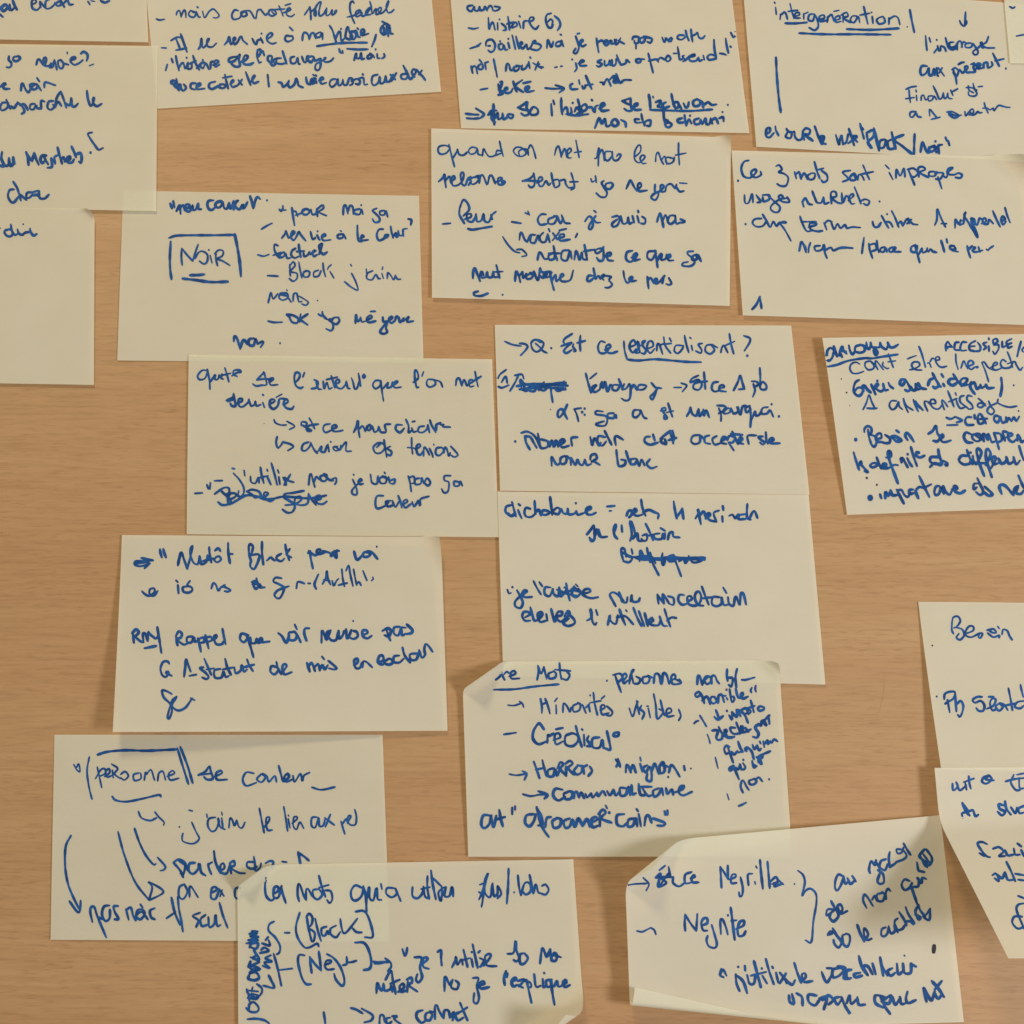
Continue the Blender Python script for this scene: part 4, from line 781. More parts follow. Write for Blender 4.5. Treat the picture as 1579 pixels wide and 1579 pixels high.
n = note('U', [(1268, 521), (1728, 512), (1768, 778), (1306, 794)], (3.6, .6, .6, .9), seed=23,
         lab="pale yellow note at the right edge headed dialogue, underlined, and accessible")
write_on(n, 'd2', """
T w=5.4 @1270,515,160 ; = 155,250 112,212 66,240 48,310 56,388 90,404 135,350 155,260 | 155,190 180,270 205,345 | 240,330 255,250 285,190 310,260 350,300 | 250,250 340,270 | 280,350 260,300 | 385,175 400,250 440,310 480,260 | 560,170 490,190 480,260 550,285 620,260 620,190 550,160 | 650,125 660,200 690,235 720,170 | 715,130 730,190 800,240 820,290 790,320 760,250 | 760,200 850,200 860,140 | 860,135 880,190 950,235 975,180 | 975,130 1010,200 1070,200 1135,160
U w=5.6 @1270,515,160 ; ~ 60,498 200,470 350,415 500,385 640,368 740,372 900,345 1130,312
T w=4.9 @1410,515,169 ; = 455,240 450,170 480,110 510,150 545,190 | 455,180 545,190 | 480,210 460,180 | 640,120 590,130 580,220 650,235 | 750,120 690,120 660,200 680,240 750,235 | 880,100 820,130 790,170 800,230 870,250 | 800,180 870,175 | 910,120 950,180 940,240 880,250 | 1040,120 990,140 1030,190 1000,225 | 1070,175 1075,245 | 1070,60 1075,80 | 1130,90 1145,160 | 1140,80 1180,70 1200,110 1150,150 1210,160 1210,220 1160,290 1130,250 | 1265,110 1270,190 1330,160 | 1400,70 1330,110 1340,150 1400,130 | 1340,150 1350,200 1405,180 ; = 1535,110 1505,220 1480,325 ; = 1579,190 1550,230 1570,260
T w=4 @1270,515,160 ; = 550,460 490,430 420,460 400,530 440,595 520,600 610,570 | 700,415 640,430 630,490 680,545 750,530 770,480 720,420 680,410 | 825,540 790,470 790,410 820,430 910,545 | 905,430 900,480 960,525 990,520 | 985,300 1020,400 1060,510 | 980,425 1095,410 ; = 1275,380 1350,350 1410,330 ; = 1310,545 1380,530 1460,480 1440,430 1370,430 1340,480 1390,540 1495,550 ; @1410,515,169 ; = 65,180 110,300 160,480 | 190,420 215,420 240,480 | 225,400 260,350 300,370 | 300,380 360,370 350,330 310,340 310,400 350,460 400,480 465,465 ; = 595,290 600,400 630,510 ; = 670,490 710,390 740,450 770,500 | 770,470 850,430 830,390 790,390 770,440 810,510 870,480 920,470 900,490 ; = 970,410 1020,530 1070,690 | 975,410 1010,410 1060,480 1130,520 | 1100,480 1190,440 1180,410 1140,430 1130,500 1180,520 1260,490 | 1320,400 1270,370 1240,430 1280,490 1380,480 1420,410 | 1340,260 1380,360 1415,480 | 1340,430 1440,400 1470,450 1520,520 1560,480
D w=2.2 black @1270,515,160 ; = 268,685
D w=3 black @1270,515,160 ; = 350,893
D w=2 black @1270,515,160 ; = 398,1092
T w=6.0 @1270,515,160 ; = 540,700 490,730 460,800 460,880 500,930 550,940 590,890 590,830 520,820 460,890 | 610,870 590,800 620,790 660,840 715,890 | 725,770 760,850 790,920 | 760,850 800,770 830,770 800,830 870,875 920,840 | 905,760 930,850 980,850 | 985,740 1010,790 1060,830 | 815,710 820,720 ; = 1240,690 1180,700 1160,760 1200,780 1240,720 | 1240,690 1290,770 1320,840 1280,870 1240,850 | 1330,800 1350,850 1400,850 1410,780 | 1400,760 1420,840 1470,820 1440,740 | 1440,750 1480,820 1560,840 ; @1410,515,169 ; = 195,740 220,670 270,640 | 260,565 310,660 350,740 300,780 270,760 | 350,740 380,760 ; = 390,580 415,620 ; = 415,720 430,750 ; = 590,650 520,650 490,700 550,740 620,700 | 560,580 610,660 680,750 | 680,750 740,700 760,650 700,640 660,690 700,740 760,730 | 820,690 800,740 820,800 870,865 | 800,750 860,700 900,790 950,750 | 950,730 970,780 1030,740 | 1030,730 1060,780 1145,775
M w=5.4 @1410,515,169 ; = 1250,630 1260,760 1238,895
D w=3.6 @1410,515,169 ; = 1430,740
T w=4.2 @1270,515,160 ; = 600,1150 650,1050 690,930 730,1030 775,1120 | 665,1130 740,1135 810,1130 ; = 1110,1020 1030,1020 1000,1090 1040,1150 1100,1120 1140,1030 1150,1100 1200,1150 | 1215,985 1240,1090 1285,1190 | 1230,1030 1270,1100 1360,1160 | 1365,1000 1400,1100 1440,1180 | 1400,1020 1430,1070 1510,1160 ; @1410,515,169 ; = 0,990 60,1050 130,1100 | 190,1110 150,1020 150,970 200,980 | 200,1000 300,1000 290,950 240,950 230,1010 280,1070 350,1080 400,1020 | 430,1090 400,1000 400,950 440,990 480,1050 | 480,820 520,920 570,1050 | 490,980 610,930 | 590,850 600,880 | 600,940 620,1010 660,1070 720,1060 | 710,890 660,910 660,980 730,1040 770,1070 | 830,900 770,890 760,950 820,1010 840,1070 780,1085 | 920,930 970,970 1030,1040 | 1000,1000 930,1000 910,1040 960,1060 1020,1010 | 1070,970 1100,1040 1150,1110 1110,1160 1050,1120 1080,1050 1200,990 | 1205,940 1200,990 1270,1030 1370,1055 1475,1040
D w=3.4 @1410,515,169 ; = 1500,1110
A w=5 @1410,515,169 ; ~ 460,1205 520,1225 580,1200 ; ~ 580,1190 685,1245 610,1275 ; ~ 470,1315 620,1310
T w=5.6 @1410,515,169 ; = 820,1200 760,1200 730,1250 760,1310 850,1310 ; = 865,1170 870,1220 ; = 980,1180 940,1150 910,1210 930,1290 990,1280 1010,1220 960,1220 | 960,1160 1000,1230 1030,1290 | 920,1230 1045,1220 ; = 1220,1190 1160,1180 1150,1240 1200,1275 1240,1200 | 1240,1200 1270,1280 1320,1250 1320,1200 | 1330,1270 1360,1210 1390,1250 | 1400,1260 1430,1200 1460,1250 | 1470,1260 1510,1190
D w=6 @1300,640,150 ; = 205,400
T w=5.4 @1300,640,150 ; = 345,280 350,220 400,180 455,210 460,280 430,320 480,330 540,370 540,460 505,515 460,480 | 405,235 420,350 460,480 | 540,390 620,370 610,300 560,310 530,370 560,430 650,440 | 680,320 760,380 750,450 680,455 620,440 | 1050,410 1010,340 1030,290 1080,330 1150,435 ; = 780,340 850,340 950,410 870,430 790,350 850,360 920,410 ; = 865,250 905,280 ; @1430,630,160 ; = 15,385 80,340 130,265 150,370 190,440 150,500 90,490 | 200,460 240,430 230,395 200,430 220,500 280,510 355,485 ; = 660,390 590,365 555,430 600,510 690,520 | 770,400 690,400 690,460 760,500 830,450 790,390 730,400 840,480 | 860,500 840,400 870,390 920,480 | 920,480 920,390 950,440 980,510 1030,500 | 1010,370 1050,480 1090,620 | 1020,370 1110,390 1130,480 1060,520 | 1180,490 1150,380 1160,345 1230,370 | 1200,440 1290,410 1280,380 1230,390 1240,470 1300,510 1350,470 | 1370,490 1370,400 1400,430 1430,510 1470,490
T w=5.6 @1300,640,150 ; = 170,605 210,740 260,890 | 260,820 290,750 300,810 350,870 405,930 350,910 ; = 570,790 490,780 440,820 480,850 560,820 | 545,690 580,780 620,870 | 640,860 700,820 690,790 650,800 650,860 740,860 | 700,690 770,680 770,610 740,585 730,640 760,760 820,920 890,1110 | 760,850 830,810 890,815 | 950,770 940,710 970,710 1050,850 | 1040,700 1080,780 1120,835 | 1045,635 1050,640 | 1100,520 1140,660 1200,830 | 1190,630 1240,610 1190,600 1190,660 1250,690 1320,660 ; @1430,630,160 ; = 170,740 60,740 40,800 100,840 190,840 230,800 | 165,625 180,720 220,820 | 40,890 110,830 200,860 230,800 | 230,790 300,830 295,870 265,850 ; = 600,720 520,720 480,790 550,850 640,840 660,800 | 600,630 640,740 690,850 | 690,720 700,790 740,850 | 655,670 660,672 | 740,850 800,740 820,660 770,610 750,660 790,830 865,1030 | 750,840 870,830 | 890,860 960,700 920,615 890,660 900,790 980,1045 | 960,920 1000,850 1040,760 1010,730 980,780 1010,850 1080,830 | 1080,760 1130,840 1200,800 1200,740 | 1200,740 1240,840 1310,800 1310,740 | 1310,740 1350,850 1410,790 | 1395,570 1430,690 1470,790
D w=3.4 black @1300,640,150 ; = 385,1022
D w=3 black @1300,640,150 ; = 548,1133
D w=9 @1300,640,150 ; = 440,1345
T w=5.6 @1300,640,150 ; = 600,1290 620,1350 ; = 685,1350 690,1250 730,1310 770,1230 | 770,1220 800,1300 870,1300 | 870,1210 920,1310 985,1435 | 890,1220 950,1220 990,1290 1040,1330 1080,1300 | 1130,1210 1080,1220 1080,1280 1140,1270 | 1190,1200 1180,1250 1220,1350 | 1190,1210 1240,1170 1330,1190 | 1235,990 1310,1150 1400,1330 | 1300,1190 1430,1125 ; @1430,630,160 ; = 180,1180 130,1190 105,1270 130,1320 180,1290 210,1200 250,1300 | 240,1180 280,1270 340,1310 380,1230 | 380,1230 450,1220 430,1180 400,1190 420,1260 500,1290 570,1250 ; = 770,1140 710,1150 705,1230 750,1200 | 760,1060 800,1150 850,1270 800,1315 740,1270 | 870,1190 940,1250 990,1310 930,1325 870,1280 ; = 1130,1300 1095,1200 1130,1160 1200,1190 1310,1320 | 1310,1320 1330,1220 1380,1180 | 1380,1180 1350,1280 1420,1300 1470,1240 | 1385,1020 1430,1130 1470,1210
""", 5, 24)

n = note('L', [(291, 547), (759, 554), (769, 829), (288, 824)], (.9, 1.0, .5, .5), seed=25,
         lab="pale yellow note reading que l'on met derrière, one scribbled out line near its bottom")
write_on(n, 'c8', """
T w=4.5 @290,550,260 ; = 185,130 130,130 90,180 110,215 160,200 185,130 | 180,120 200,220 205,305 | 205,240 240,190 255,170 250,210 280,210 290,170 | 290,200 320,160 310,200 330,210 | 345,105 365,170 382,235 | 320,175 400,155 | 410,180 460,150 495,145 480,125 430,130 425,165 460,185 ; = 605,255 640,275 700,265 | 640,220 700,160 710,145 725,200 735,260 690,270 | 640,220 700,210 770,210 | 760,240 800,210 785,200 760,220 775,265 840,262 ; = 1000,250 1040,200 1045,160 1010,150 995,200 1010,270 1050,295 1075,285 ; = 1090,150 1075,190 ; = 1155,300 1200,290 1215,240 1180,215 | 1200,240 1220,300 1250,305 | 1265,230 1275,300 1300,240 1320,300 1350,290 ; @500,550,260 ; = 65,180 85,240 100,290 | 20,215 110,195 125,190 | 100,260 140,240 135,215 110,225 115,280 160,300 200,260 205,230 220,290 240,300 | 255,200 270,240 285,300 310,290 325,230 | 320,155 330,210 340,275 ; = 375,165 360,180 368,200 383,185 370,165 ; = 530,225 480,225 455,265 480,300 525,270 530,225 | 528,225 540,320 555,415 | 550,300 590,250 600,240 590,290 630,280 640,240 | 640,270 685,240 680,228 650,250 660,290 720,285 ; = 835,240 880,200 870,140 850,130 848,200 865,285 885,285 ; = 930,142 915,182 ; = 1020,215 970,215 960,260 990,285 1040,260 1030,220 1000,212 1060,225 1090,240 1108,285 ; = 1232,270 1240,215 1265,205 1290,270 | 1290,265 1310,215 1335,270 1350,260 | 1350,255 1390,235 1380,215 1355,230 1365,280 1400,275 | 1412,140 1425,210 1440,280 | 1395,230 1468,185
T w=4.8 @290,550,260 ; = 360,410 420,380 425,345 435,400 445,460 410,460 395,435 | 370,420 440,400 | 450,440 500,420 505,395 475,400 475,455 510,470 560,430 570,400 | 570,405 590,460 620,450 630,415 640,460 680,450 | 700,430 715,475 | 700,355 705,362 | 760,445 810,420 800,400 770,410 765,460 800,490 840,460 850,400 | 850,440 860,395 930,400 | 890,450 930,430 935,410 910,405 895,440 920,480 970,490 990,465 | 825,382 878,352
D w=1.9 @290,550,260 ; = 712,628
A w=4.4 @290,550,260 ; ~ 805,590 820,620 870,640 920,640 ; ~ 925,605 998,650 950,682
T w=4.8 @290,550,260 ; = 1060,640 1100,650 1110,620 1070,610 1065,640 1140,680 1155,695 1120,695 1110,665 1150,640 | 1135,575 1160,620 1185,675 | 1130,645 1218,632 ; = 1330,630 1280,640 1265,680 1290,710 1340,690 | 1350,680 1390,660 1380,640 1350,655 1360,695 1400,700 1450,690 ; @500,550,260 ; = 275,710 300,660 315,600 320,680 332,755 | 325,680 360,650 385,700 | 385,690 420,640 440,660 420,690 395,675 400,650 | 450,650 470,705 500,690 510,655 | 510,660 530,705 575,710 | 580,700 570,640 620,632 ; = 730,640 680,640 670,680 710,710 750,670 | 765,588 790,650 790,710 820,690 | 820,670 835,705 860,700 | 825,610 848,605 | 935,650 890,660 880,700 920,710 960,680 970,640 | 970,640 985,710 | 990,595 1005,640 1045,710 | 1050,690 1050,640 1090,620 | 1090,640 1120,635 1110,655 1180,660
A w=4.4 @290,550,260 ; ~ 835,750 825,800 840,855 870,830 890,795 ; ~ 890,800 960,820 985,845 935,880
T w=4.4 @290,550,260 ; = 1130,800 1080,820 1065,870 1100,880 1140,840 1150,805 | 1150,810 1180,870 1210,905 | 1215,890 1250,840 1245,885 1280,890 1300,830 | 1310,820 1320,890 | 1335,795 1338,802 | 1400,840 1360,850 1380,880 1430,870 | 1430,830 1420,870 1380,840 | 1430,860 1480,800 1480,880 1530,885 ; @500,550,260 ; = 550,810 500,810 460,850 480,900 530,900 570,850 540,810 490,850 | 560,780 570,850 585,940 | 620,840 590,860 630,890 620,925 590,915 ; = 818,760 820,840 828,910 | 780,850 850,858 | 855,870 900,840 890,820 865,840 870,900 900,920 930,880 | 930,930 935,850 960,870 985,920 | 985,860 1010,910 1018,940 | 1025,820 1028,828 | 1090,850 1050,860 1045,910 1080,925 1120,880 1100,850 | 1120,900 1130,850 1150,870 1165,930 1180,900 | 1185,840 1240,900 1250,925 1220,940 1190,925
T w=4.4 @290,700,260 ; = 415,135 435,140 ; = 425,180 480,240 520,310 520,370 490,400 470,380 475,345 ; = 525,155 532,205 ; = 585,210 590,260 630,275 660,220 665,270 | 678,125 690,200 710,275 | 660,225 750,205 | 740,210 775,285 | 740,145 745,160 | 780,85 810,190 835,290 | 850,215 860,285 | 840,150 850,178 | 890,220 920,285 900,290 | 905,220 940,250 990,265 | 960,190 930,240 900,290 ; = 1130,290 1140,200 1155,190 1170,250 1188,310 | 1180,270 1200,215 1230,240 | 1290,195 1240,210 1250,250 1290,250 1300,200 1270,190 1320,240 1360,250 | 1340,240 1385,225 1388,260 1375,285 ; @270,530,520 ; = 832,636 850,680 850,706 832,704 830,685 862,650 | 835,612 838,616 | 858,648 875,640 868,632 858,645 865,658 880,656 | 915,612 922,650 945,655 950,620 | 985,622 958,630 962,652 985,652 990,628 970,620 1000,635 | 1000,625 1005,650 | 980,602 984,608 | 1010,640 1030,635 1025,655 1010,655 ; = 1092,620 1100,650 1106,692 | 1095,628 1118,622 1120,650 1105,655 | 1145,630 1125,635 1125,658 1150,655 1155,628 1165,655 | 1165,655 1180,630 1195,650 1185,665 1170,655 ; = 1290,618 1262,620 1262,640 1282,650 1278,690 1260,698 1248,680 | 1330,648 1308,645 1308,665 1328,665 1335,645 1345,665
M @290,700,260 ; ~ 65,370 135,365 ; ~ 178,290 190,325 ; ~ 210,270 205,330 ; ~ 248,252 320,250
T w=4.6 @290,700,260 ; = 250,375 330,320 380,320 385,360 350,380 310,345 400,440 380,470 320,478 280,450 | 450,370 400,370 380,410 410,420 450,390 430,360 470,400 ; = 560,345 600,335 660,350 680,390 630,410 600,380 550,350 | 680,400 720,400 750,370 720,360 710,400 760,440 800,430 ; = 1085,345 980,365 910,375 900,410 950,440 1000,480 980,540 930,550 885,520 | 910,480 1000,470 1060,430 1050,400 1010,410 1000,460 1060,480 1120,460 1130,370 | 1130,380 1160,430 1200,480 | 1180,440 1240,420 1230,390 1195,410 1210,460 1260,470 1300,445
X w=4.8 @290,700,260 ; ~ 370,400 385,470 450,440 540,390 640,395 720,425 800,420 900,400 1100,415 1200,410 1295,388
T w=4.6 @270,530,520 ; = 975,712 945,715 938,750 948,772 985,758 1005,735 | 1010,735 988,740 995,762 1020,755 1018,735 | 1020,740 1032,765 1048,740 | 1045,712 1055,740 1062,768 | 1062,755 1088,740 1082,730 1068,742 1078,768 1105,750 | 1110,740 1120,762 1140,735 1145,758 | 1150,755 1150,728 1188,715
""", 4.4, 26)

n = note('M', [(767, 758), (1247, 763), (1272, 1056), (776, 1042)], (1.3, 1.2, .7, .8), seed=27,
         lab="pale yellow note whose first word is dichotomie, blank along its bottom")
write_on(n, 'd4', """
T w=5.6 @770,760,260 ; = 110,115 65,130 60,180 110,220 155,200 | 118,85 135,150 155,220 | 150,190 110,215 80,190 | 175,160 190,200 210,240 | 180,105 195,118 | 290,150 250,140 235,180 250,220 300,225 340,190 | 330,75 335,150 340,200 | 340,180 370,160 390,210 | 460,170 410,165 400,200 440,205 480,180 | 475,40 485,120 495,205 | 490,180 540,140 570,160 550,200 510,190 | 580,150 600,190 630,195 640,160 | 640,150 650,200 700,195 720,170 | 720,170 735,205 790,190 | 715,95 718,99 | 800,180 855,150 850,130 815,150 820,195 860,205 905,185 ; = 1010,128 1080,122 ; = 1030,170 1048,168 ; = 1190,215 1210,170 1240,170 1230,220 1210,230 1260,190 1285,170 1270,150 1250,190 1290,215 1350,200 | 1328,65 1340,140 1370,215 | 1345,180 1400,160 1450,180 1490,200 1485,240 ; @940,760,260 ; = 600,80 612,160 630,240 | 625,235 655,190 680,145 | 680,145 685,200 692,242 ; = 805,240 835,180 825,155 840,220 855,295 | 840,215 880,175 900,230 | 900,240 940,210 930,190 905,210 920,240 950,260 1000,270 | 1000,270 975,190 1025,165 | 1060,125 1065,160 ; = 1055,220 1058,270 ; = 1120,215 1150,205 1175,240 | 1180,235 1210,200 1190,240 | 1270,200 1215,210 1210,245 1270,245 | 1290,105 1285,180 1290,235 1320,250 | 1310,240 1340,180 1360,175 1385,235
T w=5.4 @770,760,260 ; = 820,390 860,340 885,305 890,370 890,430 865,450 845,420 | 900,400 910,340 930,400 960,420 | 930,340 945,400 970,415 1010,410 ; = 1070,380 1095,310 1085,295 1070,340 1080,400 1105,430 ; = 1145,305 1150,365 ; = 1225,450 1240,380 1225,280 1235,270 1260,330 1270,400 1250,430 | 1250,430 1290,380 1300,440 1330,455 | 1340,400 1380,390 1380,440 1350,450 1330,430 | 1370,290 1400,350 1440,445 | 1400,400 1450,390 | 1500,380 1450,390 1460,430 1520,430 1530,380 | 1510,330 1550,355 | 1550,380 1545,430 ; @940,760,260 ; = 545,435 560,380 590,370 600,410 655,418
T w=5.2 @940,760,260 ; = 130,640 110,560 115,520 140,530 155,600 | 130,640 180,650 210,620 200,590 | 205,525 215,570 | 280,640 290,540 330,630 | 350,515 360,570 380,650 | 270,600 350,590 | 380,560 400,650 460,770 | 400,600 430,660 | 495,565 490,620 500,675 520,640 | 590,580 550,600 560,640 610,630 600,580 | 600,600 640,700 670,780 | 650,640 690,620 710,660 740,610 | 740,590 780,650 850,640 880,610
X w=6.4 @940,760,260 ; ~ 130,560 200,600 300,600 420,615 560,605 700,610 895,608 ; ~ 250,610 340,625 480,620 620,615 800,620 890,625
T w=5.2 @770,850,260 ; = 75,360 90,395 110,390 ; = 120,335 125,338 ; = 165,365 195,420 220,480 200,530 155,520 145,480 175,440 240,390 260,375 235,365 210,400 240,430 305,428 ; = 320,280 350,340 390,405 | 375,290 402,328 | 480,340 430,340 425,400 470,420 500,360 500,345 510,400 550,420 560,350 | 560,340 570,420 600,400 630,350 610,340 | 625,300 640,380 660,462 | 600,400 650,380 700,340 740,380 | 700,330 680,400 720,430 760,390 740,350 | 715,310 735,330 | 780,400 850,380 840,355 800,360 780,400 820,430 870,440 925,430
X w=4.4 @770,850,260 ; ~ 540,360 640,400 740,420 ; ~ 560,420 660,370 760,380
T w=5.2 @770,850,260 ; = 1090,515 1060,460 1035,410 1060,385 1100,400 1140,440 1170,480 | 1120,385 1140,430 1150,470 1190,480 1200,430 | 1230,470 1240,410 1250,470 1300,470 1315,440 ; @920,860,260 ; = 570,345 580,430 | 570,345 630,430 | 630,430 620,340 680,430 | 670,360 720,380 720,440 690,435 | 820,350 775,350 765,400 800,440 850,430 | 850,410 890,390 880,360 850,370 860,430 910,450 960,430 980,370 960,320 930,330 920,380 950,440 1000,450 | 985,270 1010,340 1050,440 | 1000,380 1080,370 | 1150,370 1090,370 1080,430 1120,455 1170,430 1170,370 1190,440 1230,440 | 1185,280 1215,330 | 1230,370 1240,430 1280,450 1295,380 1310,370 1340,440 1350,340 1375,340 1400,440
T w=5.6 @770,850,260 ; = 240,620 290,590 270,570 230,570 215,610 240,650 290,650 | 290,525 310,600 330,650 380,630 410,590 | 360,620 400,590 390,570 360,590 380,660 440,650 | 440,590 450,650 | 485,540 500,600 520,660 550,600 | 540,610 580,600 590,570 550,570 530,620 580,660 640,610 660,580 640,560 610,610 | 640,580 700,640 700,680 640,700 600,670 650,630
T w=5.2 @770,850,260 ; = 820,650 860,620 850,540 865,580 870,650 895,690 910,670 ; = 905,550 920,598 ; = 1015,690 1035,600 1040,650 1090,680 1110,600 | 1125,545 1150,620 1180,690 | 1100,620 1180,610 1255,685 | 1185,550 1195,565 | 1255,530 1290,620 1330,700 ; @920,860,260 ; = 395,500 420,570 445,640 | 450,520 475,620 480,640 | 520,560 470,600 | 480,620 530,590 510,570 490,600 520,630 580,630 600,580 | 590,550 620,630 660,640 | 635,480 660,560 690,645 | 660,590 700,560 745,565
""", 4.8, 28)

n = note('N', [(188, 825), (680, 828), (690, 1127), (174, 1129)], (.9, 3.2, 1.0, 8.5),
         bends=[((634, 815), (700, 930), (680, 828), 9, 88, 2.5)], seed=29,
         lab="pale yellow note reading plutôt Black pour moi, lower left corner raised off the table")
write_on(n, 'd3', """
T w=5.2 @190,830,260 ; = 280,205 200,215 120,215 110,245 160,262 240,240 220,225 130,235 | 170,185 240,200 280,208 | 200,280 250,235
T w=6 @190,830,260 ; = 345,105 350,140 362,180 ; = 375,100 385,140 400,178
T w=5.4 @190,830,260 ; = 512,255 525,190 545,135 570,200 600,285 | 600,280 620,210 650,80 635,90 630,160 660,230 700,240 715,170 | 715,170 730,240 780,220 790,160 | 805,85 810,150 825,225 | 740,215 840,190 | 870,180 850,200 880,225 915,200 900,170 870,175 | 860,115 890,95 910,120 | 982,45 985,140 1000,235 | 985,145 1025,148 ; = 1175,80 1180,150 1200,220 | 1175,80 1190,55 1215,80 1200,150 1190,160 1260,150 1275,180 1240,270 1215,288 1190,260 1195,210 | 1300,35 1300,140 1312,245 | 1345,210 1380,180 1400,195 1420,210 | 1480,145 1440,170 1440,200 1480,215 1510,190 | 1518,60 1530,130 1555,205 | 1560,100 1530,150 1575,180 ; @420,820,260 ; = 335,200 350,180 360,250 380,345 | 350,190 400,220 440,190 450,165 420,170 415,200 440,210 500,185 | 470,180 540,200 550,230 580,180 | 560,190 600,245 600,180 625,180 ; = 765,185 790,260 830,235 860,190 | 860,190 920,200 900,230 860,235 850,210 880,185 930,190 985,255
D w=3.6 @420,820,260 ; = 978,140
T w=5.2 @190,830,260 ; = 175,495 200,520 240,540 290,510 290,470 250,480 250,530 290,535 322,495 ; = 512,440 518,515 | 495,395 512,412 ; = 610,450 560,460 565,500 610,510 645,490 640,460 600,440 625,400 ; = 825,470 845,420 870,440 890,490 915,460 | 915,460 960,440 940,450 1005,485 980,500 950,495 ; = 1205,410 1240,400 1260,420 1220,430 1240,475 1270,450 1290,440 1280,460 1325,460 | 1248,375 1255,430 | 1210,430 1280,430
T w=4.8 @420,820,260 ; = 85,435 30,430 10,465 60,490 105,520 100,570 70,620 40,620 20,590 50,550 110,525 155,510 ; = 225,530 235,475 260,470 300,485 ; = 335,483 355,484 ; = 430,400 400,470 395,500 410,535 ; = 470,490 500,430 510,365 520,440 545,495 | 480,450 540,460 | 560,460 575,505 600,460 620,440 | 650,350 660,440 675,510 | 620,500 700,480 | 690,365 715,315 730,400 755,510 | 760,350 775,430 790,500 | 790,490 810,470 830,500 ; = 848,365 885,455 ; = 940,425 945,440 930,458
T w=5.6 @190,950,260 ; = 90,150 95,200 100,250 | 85,160 120,125 145,150 125,180 110,190 160,235 190,245 | 190,245 185,165 210,170 230,235 | 230,230 235,150 250,170 300,210 | 320,105 330,180 320,200 300,215 | 320,110 340,230 358,345
U w=6 @190,950,260 ; ~ 200,302 250,292 308,280
T w=5.6 @190,950,260 ; = 495,180 500,230 510,275 | 492,190 520,145 550,165 540,200 510,220 560,265 600,260 | 650,190 600,200 600,245 640,245 660,200 670,240 700,230 | 700,210 715,270 728,335 | 700,220 750,200 760,240 730,250 | 770,180 785,240 800,305 | 775,200 820,195 830,225 800,240 | 830,225 870,200 870,180 850,200 870,260 920,265 940,240 | 930,120 945,200 960,265 ; = 1170,180 1110,165 1095,215 1130,245 1165,210 | 1155,170 1185,260 1220,385 | 1190,200 1200,250 1240,250 1250,210 1265,250 1300,225 1290,205 1275,225 1300,245 1370,238 ; @420,940,260 ; = 55,220 90,250 130,310 160,240 | 200,210 155,220 160,280 210,285 230,240 200,200 235,240 265,305 | 210,140 230,185 | 320,290 300,230 305,180 345,175 ; = 460,310 465,200 490,240 510,280 545,200 | 545,195 510,220 550,285 600,280 620,200 | 620,200 625,270 660,240 670,200 | 690,185 700,270 730,230 740,190 | 740,190 720,250 760,275 800,250 790,210 760,200 | 840,240 890,220 880,195 845,200 850,250 890,270 930,245
D w=3.6 @420,940,260 ; = 757,107
T w=5.6 @420,940,260 ; = 1030,200 1080,175 1110,200 1090,250 1050,240 | 1070,190 1085,240 1105,290 | 1190,160 1140,170 1140,225 1180,240 1205,180 1215,240 1250,225 | 1190,165 1250,170 | 1260,140 1310,190 1300,220 1250,230
T w=5.4 @190,950,260 ; = 430,445 415,425 375,430 350,490 365,550 400,570 425,525 400,530 455,560 ; = 570,570 580,490 590,405 610,460 632,520 | 620,560 685,548 ; = 750,480 720,490 770,530 800,570 780,590 740,575 | 760,400 790,470 825,550 | 780,500 850,490 | 910,495 855,510 860,575 920,575 940,520 960,570 990,560 | 955,400 975,480 1010,550 | 930,500 1040,480 | 1040,480 1055,535 1100,510 1110,460 1130,520 1160,500 | 1160,405 1180,460 1215,515 | 1130,480 1225,455 ; = 1440,480 1390,470 1380,520 1420,545 1460,500 | 1435,430 1450,490 1480,545 | 1480,540 1530,470 1510,450 1490,480 1510,545 1579,525
T w=5.4 @420,940,260 ; = 325,500 350,580 | 340,530 370,500 400,575 | 395,540 430,510 445,570 | 445,560 470,520 490,560 520,520 | 465,440 485,465 | 525,480 600,545 580,560 530,550 ; = 765,520 800,490 795,460 765,480 780,545 820,545 840,500 | 845,540 850,490 880,490 935,540 ; = 990,500 1040,470 1030,430 1000,440 990,490 1030,515 1060,480 1100,460 1130,490 1100,515 1060,510 | 1190,430 1140,440 1140,490 1190,495 1230,460 | 1218,355 1240,430 1290,495 | 1360,410 1290,420 1300,470 1350,465 1370,400 | 1375,380 1400,450 1430,420 1420,360 | 1420,400 1430,330 1445,325 1470,350 1500,395
T w=4.6 @190,950,260 ; = 455,730 410,705 365,698 380,760 430,810 470,860 520,885 580,860 620,810 645,770 ; = 632,768 668,788 ; = 500,755 460,790 430,880 415,945 430,960 455,900 460,830 498,765
""", 5.1, 30)

